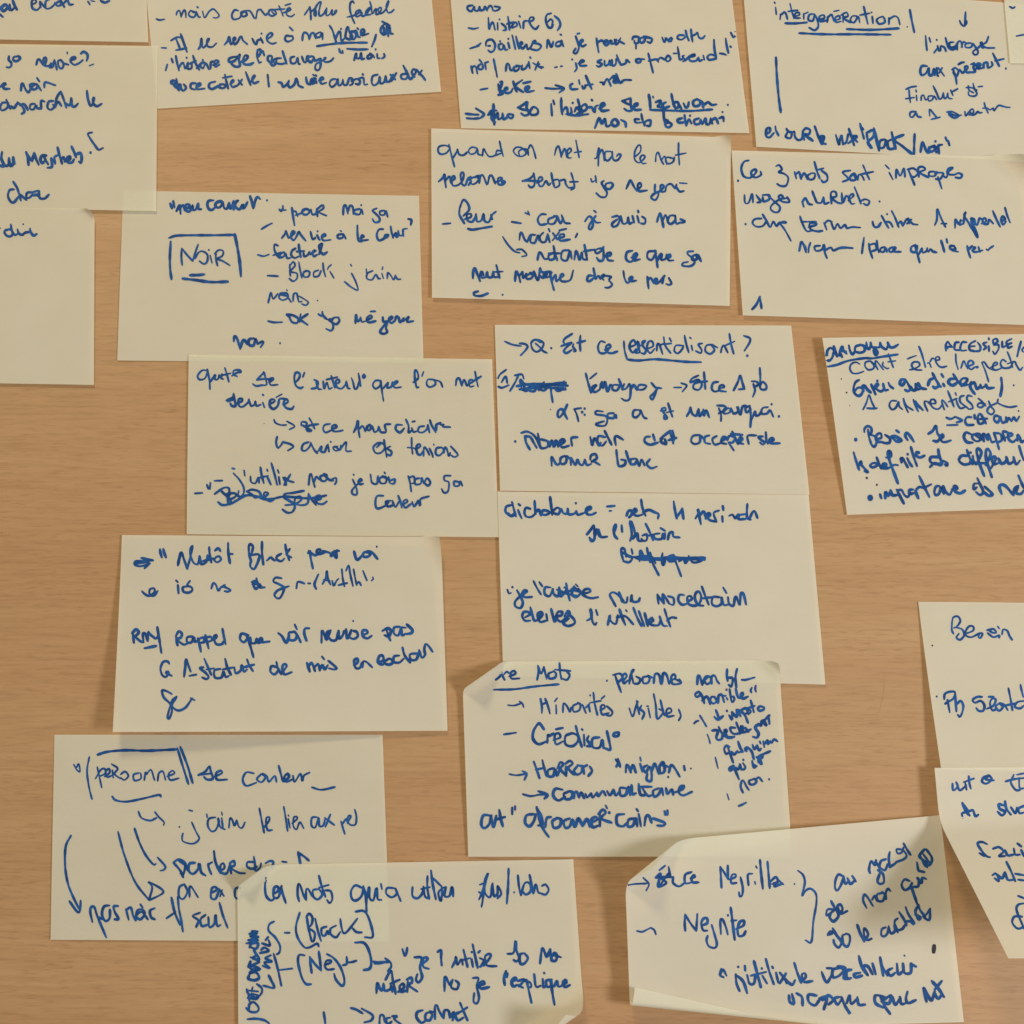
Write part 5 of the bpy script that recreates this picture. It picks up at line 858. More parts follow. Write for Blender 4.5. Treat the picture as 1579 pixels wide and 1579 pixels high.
n = note('O', [(84, 1133), (590, 1133), (601, 1452), (78, 1449)], (.25, .7, .4, .4),
         bends=[((568, 1128), (600, 1170), (590, 1133), 12, 25, 1)], seed=31,
         lab="pale yellow note with personne boxed, followed by de couleur, at the lower left")
write_on(n, 'd6', """
T w=3.6 @70,1120,540 ; ~ 128,172 138,190 ; ~ 138,190 150,170 156,205 140,195
K w=4 @70,1120,540 ; ~ 198,138 188,200 196,270 210,328
F w=5.6 @70,1120,540 ; ~ 236,128 280,115 360,108 460,110 590,104
F w=5.0 @70,1120,540 ; ~ 595,98 618,175 645,260
F w=5.0 @70,1120,540 ; ~ 608,92 640,175 664,255
T w=4.4 @70,1120,540 ; = 234,184 244,230 254,276 | 226,236 250,196 268,192 270,212 244,226 | 268,226 290,208 286,192 272,204 278,228 300,222 | 306,232 302,198 | 298,170 326,190 312,214 338,236 | 340,216 360,204 374,224 356,242 340,232 | 424,210 398,218 402,244 430,236 430,212 | 446,242 452,206 456,216 476,196 492,242 | 506,246 512,212 530,204 542,242 | 550,226 582,212 572,200 555,218 564,242 602,234
U w=4.4 @80,1220,260 ; ~ 565,50 600,85 700,98 850,70 1000,35 1020,50
T w=4.8 @70,1120,540 ; = 690,220 720,205 740,180 745,200 755,235 730,240 715,228 | 690,220 750,212 | 765,225 795,212 790,200 770,212 775,240 820,240 ; = 940,212 906,208 890,240 906,268 952,254 | 972,216 954,238 974,252 992,230 976,214 998,226 1008,250 1034,224 1042,250 | 1052,178 1062,215 1074,248 1098,228 1092,214 1078,228 1086,250 1112,240 | 1116,222 1124,250 1150,214 1158,246 1166,222 1192,208
M @70,1120,540 ; ~ 1202,275 1245,286 1305,274
A w=4.1 @80,1220,260 ; ~ 810,190 840,250 920,275 980,250 ; ~ 965,195 1000,240 1050,290 1045,320
D w=3 @80,1220,260 ; = 1195,335
T w=4.1 @80,1220,260 ; = 1285,178 1315,185 ; = 1310,290 1350,380 1380,440 1350,480 1300,492 1230,470 1220,430 1228,395 ; = 1450,215 1455,245 ; @300,1220,270 ; = 190,235 130,250 120,310 150,360 190,350 220,280 210,240 230,320 275,345 | 245,190 250,215 | 245,240 255,330 | 310,330 320,245 340,260 360,310 380,260 | 380,260 400,320 430,330 455,280 ; = 585,155 605,260 628,375 | 625,330 670,270 675,235 650,240 645,290 660,350 700,350 ; = 805,140 825,260 840,360 | 845,215 850,225 | 845,250 860,330 | 880,290 925,250 920,230 895,240 890,310 920,345 950,280 985,335 ; = 1110,235 1060,240 1055,310 1090,325 1120,240 1125,310 1160,310 1180,240 | 1175,240 1260,305 | 1225,210 1180,320 ; = 1320,270 1335,320 1355,385 | 1330,300 1370,250 1380,290 | 1380,280 1410,230 1395,220 1380,250 1400,300 1450,300 1460,230 1445,165
A w=4.6 @80,1220,260 ; ~ 775,350 820,480 880,600 950,685 975,680 ; ~ 990,620 1060,700 1050,735 1015,745
T w=5.2 @80,1220,260 ; = 1140,665 1190,640 1250,680 1230,780 1205,770 | 1140,670 1200,740 1230,805 | 1190,650 1260,700 1270,740 | 1340,670 1290,680 1280,740 1320,775 1370,730 1380,680 1400,760 1440,790 | 1465,680 1470,720 1495,780 | 1460,690 1500,665 ; @300,1220,270 ; = 175,540 190,640 235,740 | 235,720 270,690 260,650 235,670 240,730 290,740 320,660 | 320,650 330,740 | 315,650 355,630 360,670 325,690 400,735 455,740 ; = 540,640 480,640 475,680 520,700 560,680 | 535,590 545,660 550,715 590,690 600,650 ; = 640,650 680,630 710,640 700,690 ; = 790,635 830,640 ; = 935,550 945,600 955,660 | 935,555 990,590 1030,625
A w=4.3 @80,1220,260 ; ~ 620,380 680,600 780,850 910,1020 ; ~ 910,1020 940,900 905,850 1045,940 915,1022
T w=4.4 @80,1220,260 ; = 1240,870 1195,900 1190,980 1230,1010 1270,940 1240,870 | 1290,990 1290,900 1310,900 1370,995 ; @300,1220,270 ; = 145,920 200,890 190,865 155,880 150,960 190,970 220,900 | 220,880 265,945 | 230,950 250,890 ; = 415,870 370,880 365,950 400,970 425,930
A w=5.0 @80,1220,260 ; ~ 180,415 130,520 125,700 150,860 200,990 260,1110 ; ~ 165,1030 240,1130 265,1110 270,1025
T w=5.4 @80,1220,260 ; = 380,1225 360,1130 370,1085 400,1090 430,1180 510,1370 | 430,1180 490,1200 | 540,1070 490,1080 470,1150 500,1215 540,1190 545,1110 | 620,1075 580,1080 590,1130 625,1195 590,1200 ; = 695,1105 720,1205 | 700,1110 740,1090 760,1160 785,1210 | 785,1210 800,1120 850,1110 870,1150 830,1200 790,1170 840,1130 900,1200 | 830,1060 850,1090 | 965,1095 920,1120 930,1180 965,1200
T w=5.0 @80,1220,260 ; = 1120,995 1150,1130 1200,1250 ; = 1180,990 1190,1100 1210,1200 1228,1315 ; = 1075,1190 1160,1130
T w=5.0 @70,1120,540 ; = 698,840 665,855 690,875 680,905 | 722,850 700,870 706,900 730,895 | 735,860 740,905 762,890 768,850 775,900 790,895 ; ~ 785,795 800,850 822,908
""", 4.5, 32)

n = note('P', [(366, 1334), (884, 1325), (905, 1630), (368, 1640)], (1.6, 1.2, 2.5, 1.2),
         bends=[((380, 1379), (446, 1330), (374, 1331), 4, 94, 1.3), ((800, 1566), (905, 1492), (905, 1630), 10, 125, 2)], seed=33,
         lab="pale yellow note at the bottom edge with Black and Neg in tall brackets")
write_on(n, 'd7', """
T w=5.2 @370,1330,260 ; = 245,140 235,220 245,310 290,355 330,330 | 310,300 360,260 350,225 320,240 315,320 360,325 390,220 | 385,220 400,290 430,380 ; = 555,365 540,300 545,205 565,215 590,290 620,350 | 620,350 620,260 640,250 680,320 | 730,250 685,260 690,320 730,345 770,300 740,245 | 740,125 765,220 800,320 | 740,235 830,210 | 800,260 850,270 865,340 840,380 815,350 ; = 1140,235 1080,215 1040,270 1050,340 1090,355 1140,310 1155,225 | 1155,220 1180,330 1185,470 | 1190,340 1210,230 1215,330 1250,350 1280,240 1290,340 1325,350 ; = 1320,200 1330,250 ; = 1440,240 1380,240 1370,290 1420,325 1470,290 1450,235 1480,300 1505,360 ; @600,1330,300 ; = 190,200 190,270 230,290 270,250 280,195 | 280,200 290,270 310,290 | 312,110 310,200 325,295 | 260,215 330,200 | 340,65 355,180 380,300 | 360,130 400,170 430,210 420,310 400,250 430,210 460,200 | 460,200 450,270 490,270 510,200 520,275 ; = 730,300 760,230 800,100 800,90 780,140 775,240 820,280 840,170 | 840,170 850,270 880,250 880,190 910,250 880,290 | 735,180 770,180 760,300 750,360 | 730,240 760,260 ; = 970,50 965,200 955,335 ; = 1045,105 1055,200 1070,265 | 1070,265 1100,170 1140,170 1150,230 1110,260 1080,230 | 1140,100 1150,150 1170,250 | 1170,250 1190,180 1210,240 1230,250 | 1240,190 1270,180 1295,220 1270,260 1230,250
D w=3 @600,1330,300 ; = 1015,242
K w=4.8 @370,1330,260 ; ~ 560,470 525,600 540,700 600,790 650,795 720,760 738,785
T w=5.0 @370,1330,260 ; = 625,500 640,600 670,735 | 620,510 650,480 680,520 670,580 640,610 | 640,610 700,660 690,735 670,740 | 705,525 730,640 760,735 | 810,600 765,620 770,680 800,680 820,640 830,670 | 900,590 850,620 850,670 900,700 940,650 | 940,530 950,600 970,660 1010,640 1100,525 | 1050,610 1090,650 1140,655
K w=5.2 @370,1330,260 ; ~ 1085,460 1160,455 1210,530 1245,690 1170,700
M w=4.6 @370,1330,260 ; ~ 420,658 465,658
K w=4.4 @370,1330,260 ; ~ 320,552 275,580 270,640 330,700 375,780 370,840 345,860
K w=5.0 @370,1430,260 ; ~ 315,245 350,370 388,545 ; ~ 365,400 490,385
K w=4.8 @370,1430,260 ; ~ 605,262 555,260 545,330 580,470 620,530 665,532
T w=4.9 @370,1430,260 ; = 672,425 660,340 655,275 | 655,280 700,340 760,405 | 760,405 750,310 738,225 | 800,350 850,330 850,310 810,315 795,360 820,395 880,390 | 815,250 880,290 940,370 975,470 975,530 950,545 900,490 882,435 | 965,355 1000,340 1000,275 | 1000,300 1010,325 1050,325 1090,312
K w=5.4 @370,1430,260 ; ~ 1080,142 1160,145 1205,210 1230,320 1215,385 1160,400
A w=5.2 @370,1430,260 ; ~ 1240,320 1300,325 1400,325 ; ~ 1260,340 1340,335 ; ~ 1360,290 1410,330 1415,370 1385,410
T w=5.2 @560,1450,330 ; = 290,65 305,115 ; = 325,55 320,90 312,115 ; = 380,125 430,130 420,200 435,270 410,310 390,290 400,250 | 430,180 475,140 465,125 440,140 445,195 485,210 ; = 550,85 575,75 575,130 580,185 ; = 655,200 680,150 685,120 695,180 725,140 735,180 | 740,70 755,130 770,195 | 720,150 790,130 | 800,140 810,195 | 800,85 802,88 | 808,30 825,110 845,205 | 850,90 862,78 | 860,130 890,150 870,190 860,195 | 890,190 940,120 930,100 900,120 910,180 940,190 985,190 ; = 1065,100 1110,90 1125,5 1130,70 1150,130 1130,155 1110,145 | 1180,95 1155,110 1160,170 1190,170 1215,130 1190,95 ; = 1305,170 1320,60 1340,90 1355,120 1380,65 | 1380,65 1385,120 1410,90 1430,110 1420,150 1390,145 1400,110 1460,125
T w=5.4 @560,1450,330 ; = 98,390 105,315 120,350 140,370 150,320 | 150,320 160,370 200,360 205,330 215,380 | 165,290 205,225 220,300 240,395 | 200,320 270,290 | 260,380 300,350 295,320 270,340 280,380 320,370 | 325,380 330,300 | 320,290 355,275 360,310 335,330 400,378 ; = 600,375 605,270 640,330 650,300 | 660,290 650,345 690,360 705,320 680,295 ; = 810,278 850,280 840,340 855,420 840,465 815,450 820,390 | 860,330 895,320 885,300 860,320 870,355 930,345 ; = 1055,225 1040,280 1045,330 ; = 1065,245 1060,270 | 1100,340 1095,310 1130,290 1120,275 1095,300 1110,340 1140,330 1180,350 | 1140,300 1190,290 1150,340 | 1205,290 1220,360 1242,460 | 1190,300 1230,310 1240,340 1220,350 | 1262,250 1275,340 1310,335 | 1325,285 1330,345 1350,330 | 1335,240 1337,243 | 1390,290 1350,300 1360,345 1395,330 | 1385,290 1395,380 1412,475 | 1410,340 1430,300 1440,340 1470,330 1475,300 | 1475,330 1500,310 1490,290 1475,320 1490,345 1525,330
T w=5.0 @560,1450,330 ; = 120,650 125,560 150,555 160,600 | 200,570 170,580 180,620 210,600 | 215,560 250,560 230,580 280,620
T w=5.4 @560,1450,330 ; = 440,515 400,530 395,570 430,608 465,590 | 500,530 465,540 460,580 490,590 510,550 490,525 520,530 | 530,580 530,490 545,480 560,520 595,575 | 595,575 600,520 630,520 640,570 | 640,570 670,530 660,590 | 710,530 680,550 700,590 740,570 | 715,460 740,520 770,590 | 700,540 768,495
A w=5.2 @370,1430,260 ; ~ 1040,755 1090,770 1150,805 ; ~ 1140,760 1240,820 1230,870 1165,890
M w=5 @370,1430,260 ; ~ 785,795 795,860 800,905
T w=5.0 @370,1430,260 ; = 60,755 100,790 160,790 175,750 130,700 90,720 85,770 | 75,660 150,670 170,640 110,620 | 80,640 90,690 ; = 65,580 80,620 150,655 200,620 205,570 160,530 | 110,600 120,560 | 70,590 170,600
T w=5.6 @370,1430,260 ; = 90,440 80,480 140,495 180,470 150,420 90,430 130,400 | 180,400 110,390 90,350 190,390 | 80,370 100,320 | 120,350 180,320 120,290 160,260 | 100,280 180,300 140,230 130,200 | 90,180 150,200 170,150 110,150 90,190 | 60,150 120,140 170,120 | 80,120 160,110 100,80 170,90 | 90,60 160,60 110,40 165,40
T w=5.2 @370,1430,260 ; = 220,545 320,565 290,490 270,450 | 215,360 280,380 230,330 300,320 240,290 290,260 | 190,240 270,220 230,190 200,210 | 210,150 280,170 270,120 | 240,120 265,90
K w=4.6 @370,1430,260 ; ~ 70,860 150,855 230,870 275,900
""", 4.9, 34)

n = note('Q', [(712, 1020), (1201, 1018), (1221, 1321), (722, 1321)], (2.2, 1.6, 1.2, .9),
         bends=[((722, 1071), (789, 1024), (714, 1022), 2.6, 98, 2.0), ((1144, 1008), (1212, 1068), (1201, 1018), 5, 150, 1.6)], seed=35,
         lab="pale yellow note reading minorités visibles and créolisat°, both top corners curled up")
write_on(n, 'd5', """
T w=4.7 @730,1020,330 ; = 165,135 195,110 210,80 | 200,80 230,135 | 225,95 245,75 260,85 | 265,110 310,90 300,70 275,85 280,125 340,125 ; = 470,135 480,80 475,30 | 478,35 500,90 520,40 | 520,40 540,130 | 590,75 555,90 560,125 600,120 610,90 590,70 | 635,12 640,80 650,130 | 600,60 715,70 | 690,75 710,100 690,135 650,125
U w=4.8 @730,1020,330 ; ~ 150,208 300,205 450,185 630,168
D w=4 @730,1020,330 ; = 985,142
T w=5.2 @730,1020,330 ; = 1030,100 1080,90 1100,120 1060,160 | 1045,100 1065,160 1090,228 | 1100,150 1130,110 1120,90 1100,110 1110,160 1140,140 | 1150,165 1160,100 1185,60 1165,80 1180,160 | 1200,110 1230,130 1220,160 1190,165 | 1280,110 1250,120 1255,160 1290,155 1300,120 1280,105 1320,120 | 1330,160 1340,95 1370,100 1385,165 | 1390,165 1400,90 1425,100 1445,165 | 1445,150 1490,120 1480,95 1460,115 1470,165 1530,160 1520,130 | 1490,130 1530,150
T w=5.4 @1030,1020,190 ; = 375,290 385,185 410,195 440,300 | 440,300 480,200 540,200 545,260 500,290 470,240 520,190 | 560,285 560,195 600,185 630,250 658,285 ; = 758,100 755,180 765,250 | 760,210 820,210 830,250 810,320 780,300 ; = 885,95 865,200 875,330 ; = 945,235 1000,235 1110,205
T w=5.4 @1030,1020,190 ; = 390,385 350,420 370,455 430,420 | 400,390 440,450 465,535 | 440,500 500,450 540,550 | 560,450 540,500 580,540 620,510 600,460 570,450 | 640,530 650,440 690,430 720,520 | 690,440 740,440 | 750,465 765,490 | 750,360 752,364 | 790,355 800,430 820,520 850,490 840,450 810,460 | 870,350 890,440 920,470 960,430 955,400 930,430 960,475 1025,450 ; = 1075,335 1060,370 1068,395 ; = 1125,310 1118,350 1128,390
A w=4.2 @730,1020,330 ; ~ 255,322 300,325 350,310 ; ~ 340,295 360,310 372,338
T w=4.5 @730,1020,330 ; = 505,380 505,330 495,275 | 500,320 545,300 | 530,275 550,330 565,385 | 610,320 612,385 | 600,295 618,270 | 660,375 665,310 690,330 710,372 | 715,370 720,340 | 770,310 735,330 740,370 780,360 790,320 770,305 | 805,320 830,380 | 830,340 855,315 | 850,320 860,370 | 860,248 863,252 | 885,230 895,310 915,395 | 860,305 940,290 | 935,360 970,340 960,320 940,335 950,390 1000,380 | 945,275 968,255 | 985,330 1025,370 1010,400 970,390 ; = 1150,345 1175,405 1200,330 1215,295 | 1205,290 1215,350 1225,390 | 1240,325 1230,350 1260,380 1245,425 | 1280,330 1290,330 | 1290,345 1305,415 | 1330,240 1345,320 1355,420 1385,400 1400,370 1370,350 | 1380,285 1395,350 1410,400 | 1410,395 1460,370 1450,345 1425,360 1430,405 1480,400 ; = 1515,355 1530,400 1515,435
M w=4.8 @730,1020,330 ; ~ 225,538 270,532 315,525
T w=5.4 @730,1020,330 ; = 520,500 500,470 480,458 445,510 440,570 480,610 540,590 | 545,600 550,540 560,550 590,530 | 590,580 640,560 630,530 600,545 610,610 660,590 | 610,500 660,490 | 720,530 680,550 680,610 730,625 770,590 770,550 730,530 690,545 | 755,475 775,550 800,630 | 815,540 820,620 | 800,500 805,505 | 850,550 840,580 870,620 840,625 | 930,560 880,570 880,630 930,635 950,580 960,640 | 985,515 1000,580 1010,650 970,640 | 1070,520 1040,530 1035,550 1065,550 1075,525
A w=4.4 @1030,1020,190 ; ~ 335,795 360,770 390,760 ; ~ 408,692 450,760 492,832
T w=5.4 @1030,1020,190 ; = 615,625 640,690 655,740 | 595,710 640,745 705,700 ; = 755,632 757,635 ; = 785,690 820,745 820,650 | 820,650 880,710 880,620 | 880,620 930,700 | 900,620 980,680 1025,785 | 940,620 1000,600 1020,650 980,680 | 1020,600 1060,640 1030,680 | 1060,500 1080,570 1100,650 | 1020,600 1110,570 ; = 1150,600 1180,575 1230,590 1220,620 1170,630 1150,600
M w=3.8 @1030,1020,190 ; ~ 505,935 525,990 540,1050
T w=5.8 @1030,1020,190 ; = 570,885 620,880 640,900 620,970 640,1005 690,990 700,930 | 650,840 680,900 730,960 | 720,950 750,890 730,880 750,960 800,975 850,965 | 860,850 800,850 810,900 850,930 920,920 | 875,780 900,850 930,920 | 920,930 960,860 940,830 940,900 1000,900 1060,870 | 990,850 1030,900 ; = 1090,965 1140,975 1160,920 1120,850 1160,800 | 1160,800 1190,820 1200,770 1230,750 | 1210,760 1260,820 1240,760 1270,720 1300,690 | 1290,720 1300,800
T w=5.2 @1060,1130,160 ; = 640,215 590,195 560,250 590,320 640,290 | 610,200 650,320 695,450 | 670,290 710,330 760,280 | 770,130 800,220 840,290 | 760,300 830,290 | 880,270 920,220 880,240 900,280 | 920,220 980,290 1010,400 | 990,180 1020,250 1060,190 | 1060,190 1090,270 1120,240 ; = 1100,130 1115,165 ; = 1155,130 1170,220 | 1165,180 1220,110 1220,170 1260,130 | 1260,130 1280,150 1320,100 1370,130
M w=3.6 @1060,1130,160 ; ~ 425,375 445,460 465,540
T w=5.2 @1060,1130,160 ; = 700,500 640,540 650,580 710,540 | 700,500 740,600 785,710 | 740,530 770,560 800,480 | 800,480 820,560 | 850,410 852,414 | 845,460 880,520 860,555 820,560 ; = 985,430 1010,530 1060,505 | 1000,480 1040,500 ; = 1055,370 1110,420 1130,480 1080,430 1140,370 1130,340 1080,370 | 1110,340 1190,310 1260,280
T w=4.8 @1060,1130,160 ; = 845,910 810,820 830,730 860,740 900,820 935,870 | 1000,710 940,730 950,780 1010,785 1050,740 1020,700 990,710 | 1050,700 1090,680 1140,740
D w=3.4 @1060,1130,160 ; = 1243,708
M w=3 @1060,1130,160 ; ~ 605,930 620,980 632,1020
M w=4.8 @1060,1130,160 ; ~ 780,1115 840,1090 895,1060
A w=4.6 @730,1160,350 ; ~ 250,152 300,160 365,150 ; ~ 340,130 370,150 355,192
T w=5.4 @730,1160,350 ; = 420,65 440,120 460,180 | 435,120 490,110 | 480,55 490,100 510,165 | 560,110 520,125 520,165 555,165 570,120 580,165 | 590,160 600,110 | 585,110 605,70 625,85 605,115 640,160 | 645,165 645,100 | 640,80 670,60 690,80 660,110 700,155 | 720,100 700,130 720,155 750,140 755,100 725,90 | 760,95 770,150 | 770,100 790,90 | 810,100 825,130 800,165
T w=5.4 @730,1160,350 ; = 990,50 1005,75 995,100 ; = 1005,45 1015,80 1020,100 ; = 1060,140 1065,90 1080,100 1095,140 | 1095,130 1110,90 1130,140 | 1160,80 1175,135 | 1160,35 1165,60 | 1210,90 1180,110 1200,140 1225,100 1240,150 1235,200 1205,190 1210,150 | 1240,130 1260,80 1275,110 1290,150 | 1290,100 1320,70 1330,130 1300,145 1300,90 1350,100 | 1360,140 1375,90 1400,110 1435,170 ; = 1465,95 1470,125
D w=3.4 @730,1160,350 ; = 1513,113
D w=3.4 @730,1160,350 ; = 1355,172
A w=5 @730,1160,350 ; ~ 345,292 400,305 460,295 515,295 ; ~ 450,270 515,295 495,322
T w=5.4 @730,1160,350 ; = 620,260 570,255 555,300 590,335 640,310 | 660,275 630,290 640,325 680,320 690,280 660,270 | 700,320 705,280 720,275 735,315 | 735,315 750,280 770,320 | 780,290 790,315 820,285 | 820,285 830,315 860,280 | 860,280 870,305 900,270 920,300 | 930,270 950,300 975,260 | 975,260 990,300 1020,270 | 1060,250 1020,250 1025,300 1060,295 1080,240 1090,300 | 1100,230 1105,290 1130,285 | 1150,220 1160,290 1190,300 | 1170,240 1210,300 1240,300 | 1160,240 1240,240 | 1290,250 1250,270 1260,310 1290,290 1310,250 1320,300 | 1340,250 1350,290 1380,260 1390,295 | 1400,280 1450,260 1465,235 1440,240 1430,280 1460,300 1520,275
T w=5.6 @730,1160,350 ; = 120,440 70,440 55,500 75,528 110,500 125,440 | 125,450 140,520 160,440 | 180,400 190,460 205,515 | 150,470 220,450 ; = 270,385 270,430 ; = 290,375 290,400 ; = 420,430 370,440 360,490 390,515 420,480 435,430 | 440,380 460,470 490,540 525,590 | 440,385 470,440 480,500 450,510 | 500,520 510,460 540,450 | 580,460 550,480 560,525 600,515 610,470 580,455 | 670,460 630,480 640,525 670,515 690,470 700,520 | 710,520 730,460 760,515 | 760,510 790,465 810,520 | 810,490 860,470 850,450 820,470 830,520 870,510 | 880,515 880,420 | 870,430 900,400 920,420 890,460 960,490 ; = 920,370 930,390 ; = 945,420 ; = 1050,430 1000,440 1000,500 1040,515 1070,490 | 1120,460 1080,470 1075,515 1110,510 1130,460 1140,515 | 1150,430 1165,515 | 1135,395 1145,410 | 1190,510 1200,450 1220,440 1240,490 | 1250,460 1330,490 1320,510 1280,510 ; = 1330,410 1335,435 ; = 1350,405 1350,435
""", 4.9, 36)

n = note('S', [(1416, 928), (1905, 932), (1950, 1200), (1451, 1186)], (.5, .3, .5, 4.5), seed=37,
         lab="mostly blank pale yellow note at the right edge starting with Besoin")
write_on(n, 'e1', """
T w=4.6 ~ 440,330 438,400 452,435 ; ~ 440,340 450,295 490,285 512,325 480,375 455,385 ; ~ 480,380 530,400 545,450 510,488 478,468 500,435 ; ~ 545,440 620,410 625,375 590,370 560,410 560,450 610,465 680,430 ; ~ 680,430 705,435 688,472 670,462 682,430 ; ~ 745,405 800,395 825,425 790,425 755,400 ; ~ 750,430 800,465 850,450 850,470 ; ~ 838,372 850,390 ; ~ 875,440 885,400 920,410 940,455 962,488
D w=3.4 black ~ 268,538
D w=3.4 ~ 306,982
T w=5.0 ~ 372,1005 378,960 420,940 465,945 450,1000 400,1030 380,1045 ; ~ 400,1010 420,1120 ; ~ 465,940 478,1110 ; ~ 480,1050 515,1020 538,1065 525,1130 505,1158 490,1140
T w=5.0 = 700,985 660,985 620,1010 640,1035 690,1020 722,1060 710,1105 670,1105 650,1080 | 740,1090 800,1060 820,1010 790,1000 770,1040 790,1100 830,1090 | 850,1040 820,1070 850,1105 882,1070 850,1040 890,1050 925,1100 | 760,984 802,984 | 930,910 950,1010 965,1100 | 900,1060 1000,1040 | 1066,1020 1010,1030 985,1070 1030,1085 1066,1060 | 1035,880 1045,930 1060,985
""", 5, 38)

n = note('T', [(1441, 1184), (1920, 1180), (1968, 1560), (1476, 1555)], (5.2, 1.2, 1.2, 6.0),
         bends=[((1440, 1245), (1600, 1238), (1500, 1400), 14, 44, 3.5)], seed=39,
         lab="pale yellow note in the lower right corner with a long slanting left edge")
write_on(n, 'e2', """
T w=4.8 @1390,1140,360 ; = 345,300 350,345 380,320 370,290 | 375,300 395,345 440,310 | 430,290 440,340 | 455,250 460,300 470,335 | 420,290 490,265 ; = 600,250 560,255 545,285 575,300 610,270 590,245 570,270 625,278
T w=4.6 @1390,1140,360 ; = 705,285 760,270 829,262 ; = 760,240 740,290 770,340 800,345 ; = 780,240 829,230 ; = 795,260 800,330 829,330
T w=5.6 @1390,1140,360 ; = 410,430 440,470 450,490 410,500 415,530 | 412,430 430,480 460,515 | 440,500 480,480 500,520 520,510 ; = 700,450 660,440 665,470 700,490 680,515 650,490 | 700,420 710,470 740,510 | 740,460 770,500 780,460 | 829,450 790,470 800,500 829,495
T w=5.2 @1390,1140,360 ; = 580,710 545,695 515,705 540,750 575,790 600,798 ; = 528,770 560,790 ; = 620,740 660,730 690,760 660,790 700,790 | 700,750 720,785 760,780 | 760,740 770,780 800,780 | 785,705 810,725 | 810,750 829,790
T w=5.2 @1390,1140,360 ; = 615,920 640,910 660,960 630,940 | 640,910 680,940 700,900 | 700,900 720,950 760,950 | 710,830 740,890 770,960 | 770,910 829,920 | 790,950 829,955
T w=4.8 @1390,1140,360 ; = 790,1060 829,1075 ; = 829,1110 790,1120 780,1160 829,1280 ; = 815,1200 765,1200 750,1240 785,1280 829,1270
""", 5, 40)

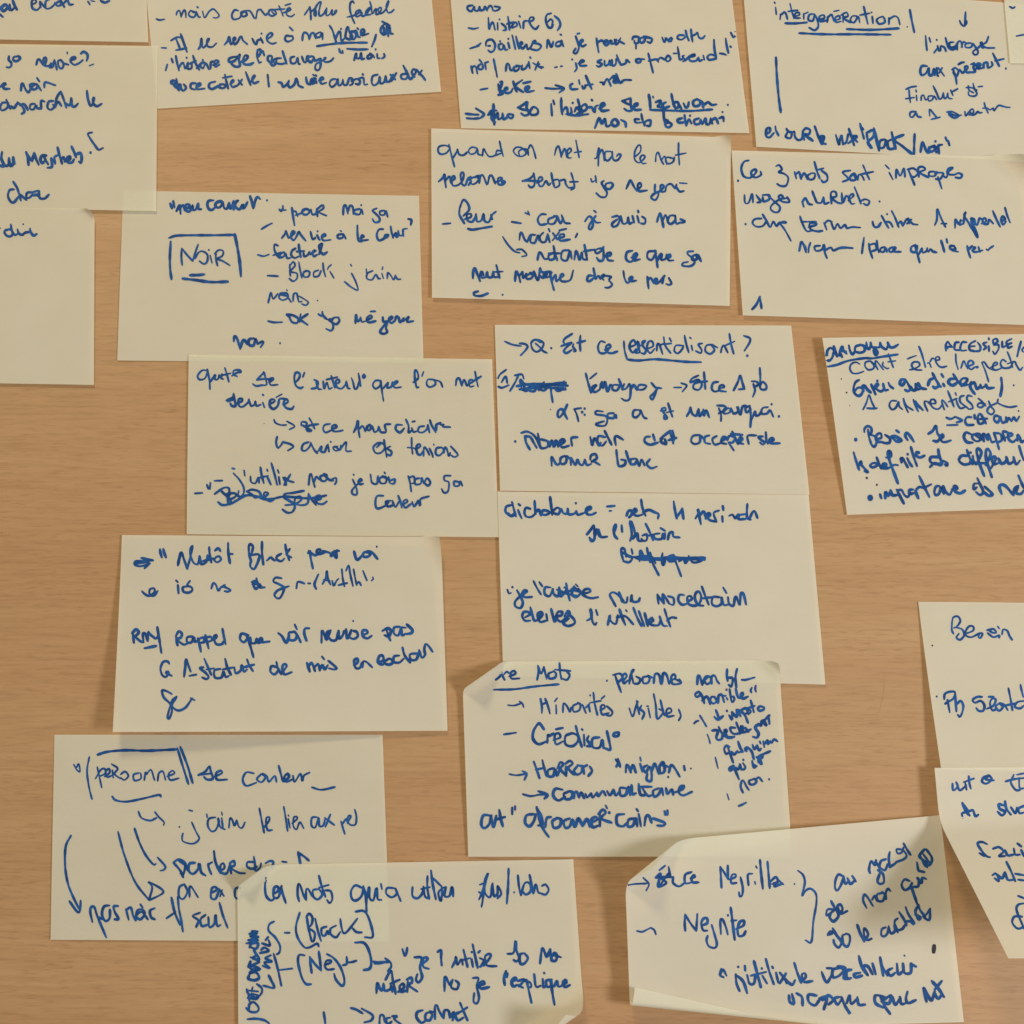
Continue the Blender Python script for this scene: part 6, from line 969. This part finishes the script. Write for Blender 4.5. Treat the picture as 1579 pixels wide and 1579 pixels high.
n = note('R', [(961, 1302), (1450, 1257), (1486, 1576), (972, 1590)], (9.0, 2.0, 1.2, 3.5),
         bends=[((978, 1376), (1060, 1310), (972, 1303), 5, 98, 7), ((972, 1541), (1390, 1584), (975, 1600), 2.0, 168, 2.5)],
         seed=41, nx=110, ny=110,
         lab="crumpled pale yellow note with a large brace, its bottom edge folded up")
write_on(n, 'd8', """
A w=4.4 @960,1310,280 ; ~ 35,312 100,300 210,295 ; ~ 180,245 228,300 205,358
T w=5.4 @960,1310,280 ; = 285,245 330,210 310,320 380,290 330,250 300,240 440,240 | 400,150 415,240 400,210 320,320 | 320,180 370,140 | 440,240 440,290 490,320 540,290 | 600,195 545,220 545,290 590,290 | 590,250 630,240 620,220 600,250 610,285 660,285
T w=5.2 @960,1310,280 ; = 860,330 855,240 850,150 | 855,155 890,210 920,260 | 920,255 915,190 915,140 | 930,260 980,240 980,215 950,225 945,290 990,290 | 1025,240 1045,330 1040,395 1020,408 1012,370 | 1095,310 1090,220 1130,210 | 1150,280 1155,300 | 1160,145 1168,160 | 1195,90 1205,210 1220,340 | 1260,105 1270,220 1280,335 | 1275,290 1330,240 1350,280 1300,300 | 1350,270 1320,320 1390,295 | 1350,260 1400,305
D w=3.4 @960,1310,280 ; = 1495,300
A w=4.6 @960,1310,280 ; ~ 125,708 170,715 215,695 245,680 ; ~ 245,680 275,700 290,738
T w=5.4 @960,1310,280 ; = 545,705 540,640 545,565 | 545,568 590,640 640,705 | 640,705 645,640 650,560 | 690,660 735,640 735,600 705,600 685,640 700,700 735,705 | 775,655 800,740 820,820 800,855 750,840 730,790 740,750 | 855,735 850,620 870,610 900,680 915,740 | 940,505 955,620 975,785 | 915,570 918,574 | 945,620 990,615 | 990,690 1050,660 1055,620 1020,630 1000,690 1010,750 1050,745 1070,710
K w=4.8 @1220,1290,240 ; ~ 68,345 120,390 138,470 110,600 150,545 200,530 250,580 255,680 225,860 205,1065 145,1052
T w=5.2 @1220,1290,240 ; = 520,400 480,385 450,440 445,520 470,545 510,480 530,410 | 530,400 550,480 580,450 | 570,420 600,480 640,450 | 620,400 655,455 ; = 800,370 790,330 810,250 850,290 860,240 | 860,250 900,330 | 960,230 910,250 900,310 950,340 980,280 | 880,340 930,380 940,460 900,480 875,450 900,370 | 1000,155 990,220 1000,310 | 1000,310 1060,270 | 1120,130 1070,130 1080,170 1120,160 1140,110 | 1060,260 1140,230 1170,190 1130,130 | 1140,70 1180,140 1210,185
T w=5.4 @1220,1290,240 ; = 440,740 370,740 360,800 420,760 450,730 | 405,655 440,720 480,800 430,860 390,820 400,790 | 480,790 520,740 500,690 470,710 500,780 570,755 ; = 765,725 730,650 740,590 770,610 830,705 | 820,640 850,600 870,650 | 930,570 870,590 880,650 930,650 950,590 920,560 | 965,635 960,570 980,530 1005,550 ; = 1200,450 1150,435 1120,490 1150,540 1200,520 1230,460 1210,500 | 1215,500 1250,600 1280,690 | 1240,510 1290,500 1290,420 | 1280,420 1320,470 1330,420 1370,430 | 1275,260 1290,340 1310,350 1350,360 | 1310,200 1350,280 1380,310 | 1350,130 1300,200 1360,250 1400,290 1430,240 | 1370,130 1420,200 1430,250 | 1340,180 1400,260
T w=5.4 @1220,1290,240 ; = 370,1000 420,980 400,960 370,985 | 420,930 460,1000 510,1070 480,1125 440,1090 430,1050 | 550,990 520,1010 530,1090 570,1115 595,1060 590,1000 555,985 ; = 670,895 700,980 740,1065 | 740,1065 780,990 740,930 740,1000 770,1050 815,1035 ; = 960,920 920,940 915,1000 950,1010 980,970 990,910 | 990,920 1010,980 1050,960 1050,890 | 1050,890 1080,970 | 1080,830 1050,860 1060,940 1120,940 1160,890 | 1095,765 1150,850 1170,900 | 1170,860 1210,860 1240,890 | 1160,715 1190,790 1250,880 | 1290,700 1260,760 1290,840 1310,820 1260,790 | 1290,690 1310,750 1360,810 | 1410,730 1370,790 1340,810 1400,845 1410,740
M w=9 black @1220,1290,240 ; ~ 1450,1110 1445,1170
T w=5.6 @1090,1460,370 ; = 95,145 85,185 110,200 | 85,185 105,150 130,190 ; = 205,130 207,134 ; = 190,180 195,240 215,290 | 200,190 240,230 265,305 ; = 250,125 252,155 ; = 265,185 280,240 310,240 320,180 | 310,95 330,170 355,265 | 290,190 390,165 | 365,190 395,240 | 360,140 363,145 | 388,80 410,160 440,245 | 455,170 470,235 | 430,130 435,140 | 480,170 530,230 550,240 | 520,175 480,240 | 520,220 560,250 580,220 | 510,200 525,240 ; = 575,105 595,170 620,235 | 620,230 650,200 645,175 625,185 640,230 695,225 ; = 755,165 780,225 800,225 830,150 790,140 | 880,140 830,150 830,200 870,190 900,150 860,130 910,140 900,205 940,210 | 950,150 920,160 920,205 950,205 | 1010,170 970,180 980,200 1020,190 | 1000,60 1020,130 1060,190 1030,130 1060,130 1090,180 | 1090,110 1110,180 | 1140,70 1150,120 1190,190 | 1140,70 1160,190 | 1220,140 1190,160 1210,190 1240,170 | 1250,110 1260,180 1290,160 | 1290,110 1300,170 1340,170 1345,110 | 1340,110 1375,130
D w=3 @1090,1460,370 ; = 1300,58
T w=5.8 @1090,1460,370 ; = 540,320 545,360 570,380 | 560,310 575,370 ; = 590,305 625,330 630,385 ; = 720,320 670,315 670,360 710,385 740,350 | 740,340 790,330 770,410 | 760,350 800,320 830,350 800,380 | 870,330 840,340 860,380 890,340 | 885,330 910,390 945,445 | 920,370 940,320 950,375 990,340 | 990,330 1000,380 1040,380 ; = 1170,330 1110,320 1110,370 1160,400 | 1140,320 1170,390 1205,440 | 1150,360 1210,320 1200,370 1170,370 | 1220,330 1240,380 1270,340 | 1270,330 1280,375 1310,370 | 1320,295 1310,340 1325,370 1375,350 ; = 1445,360 1425,270 1460,330 1480,350 1500,290 | 1495,300 1520,340 1550,310 | 1480,225 1520,270 1560,330 | 1500,280 1545,225
""", 5.2, 42)
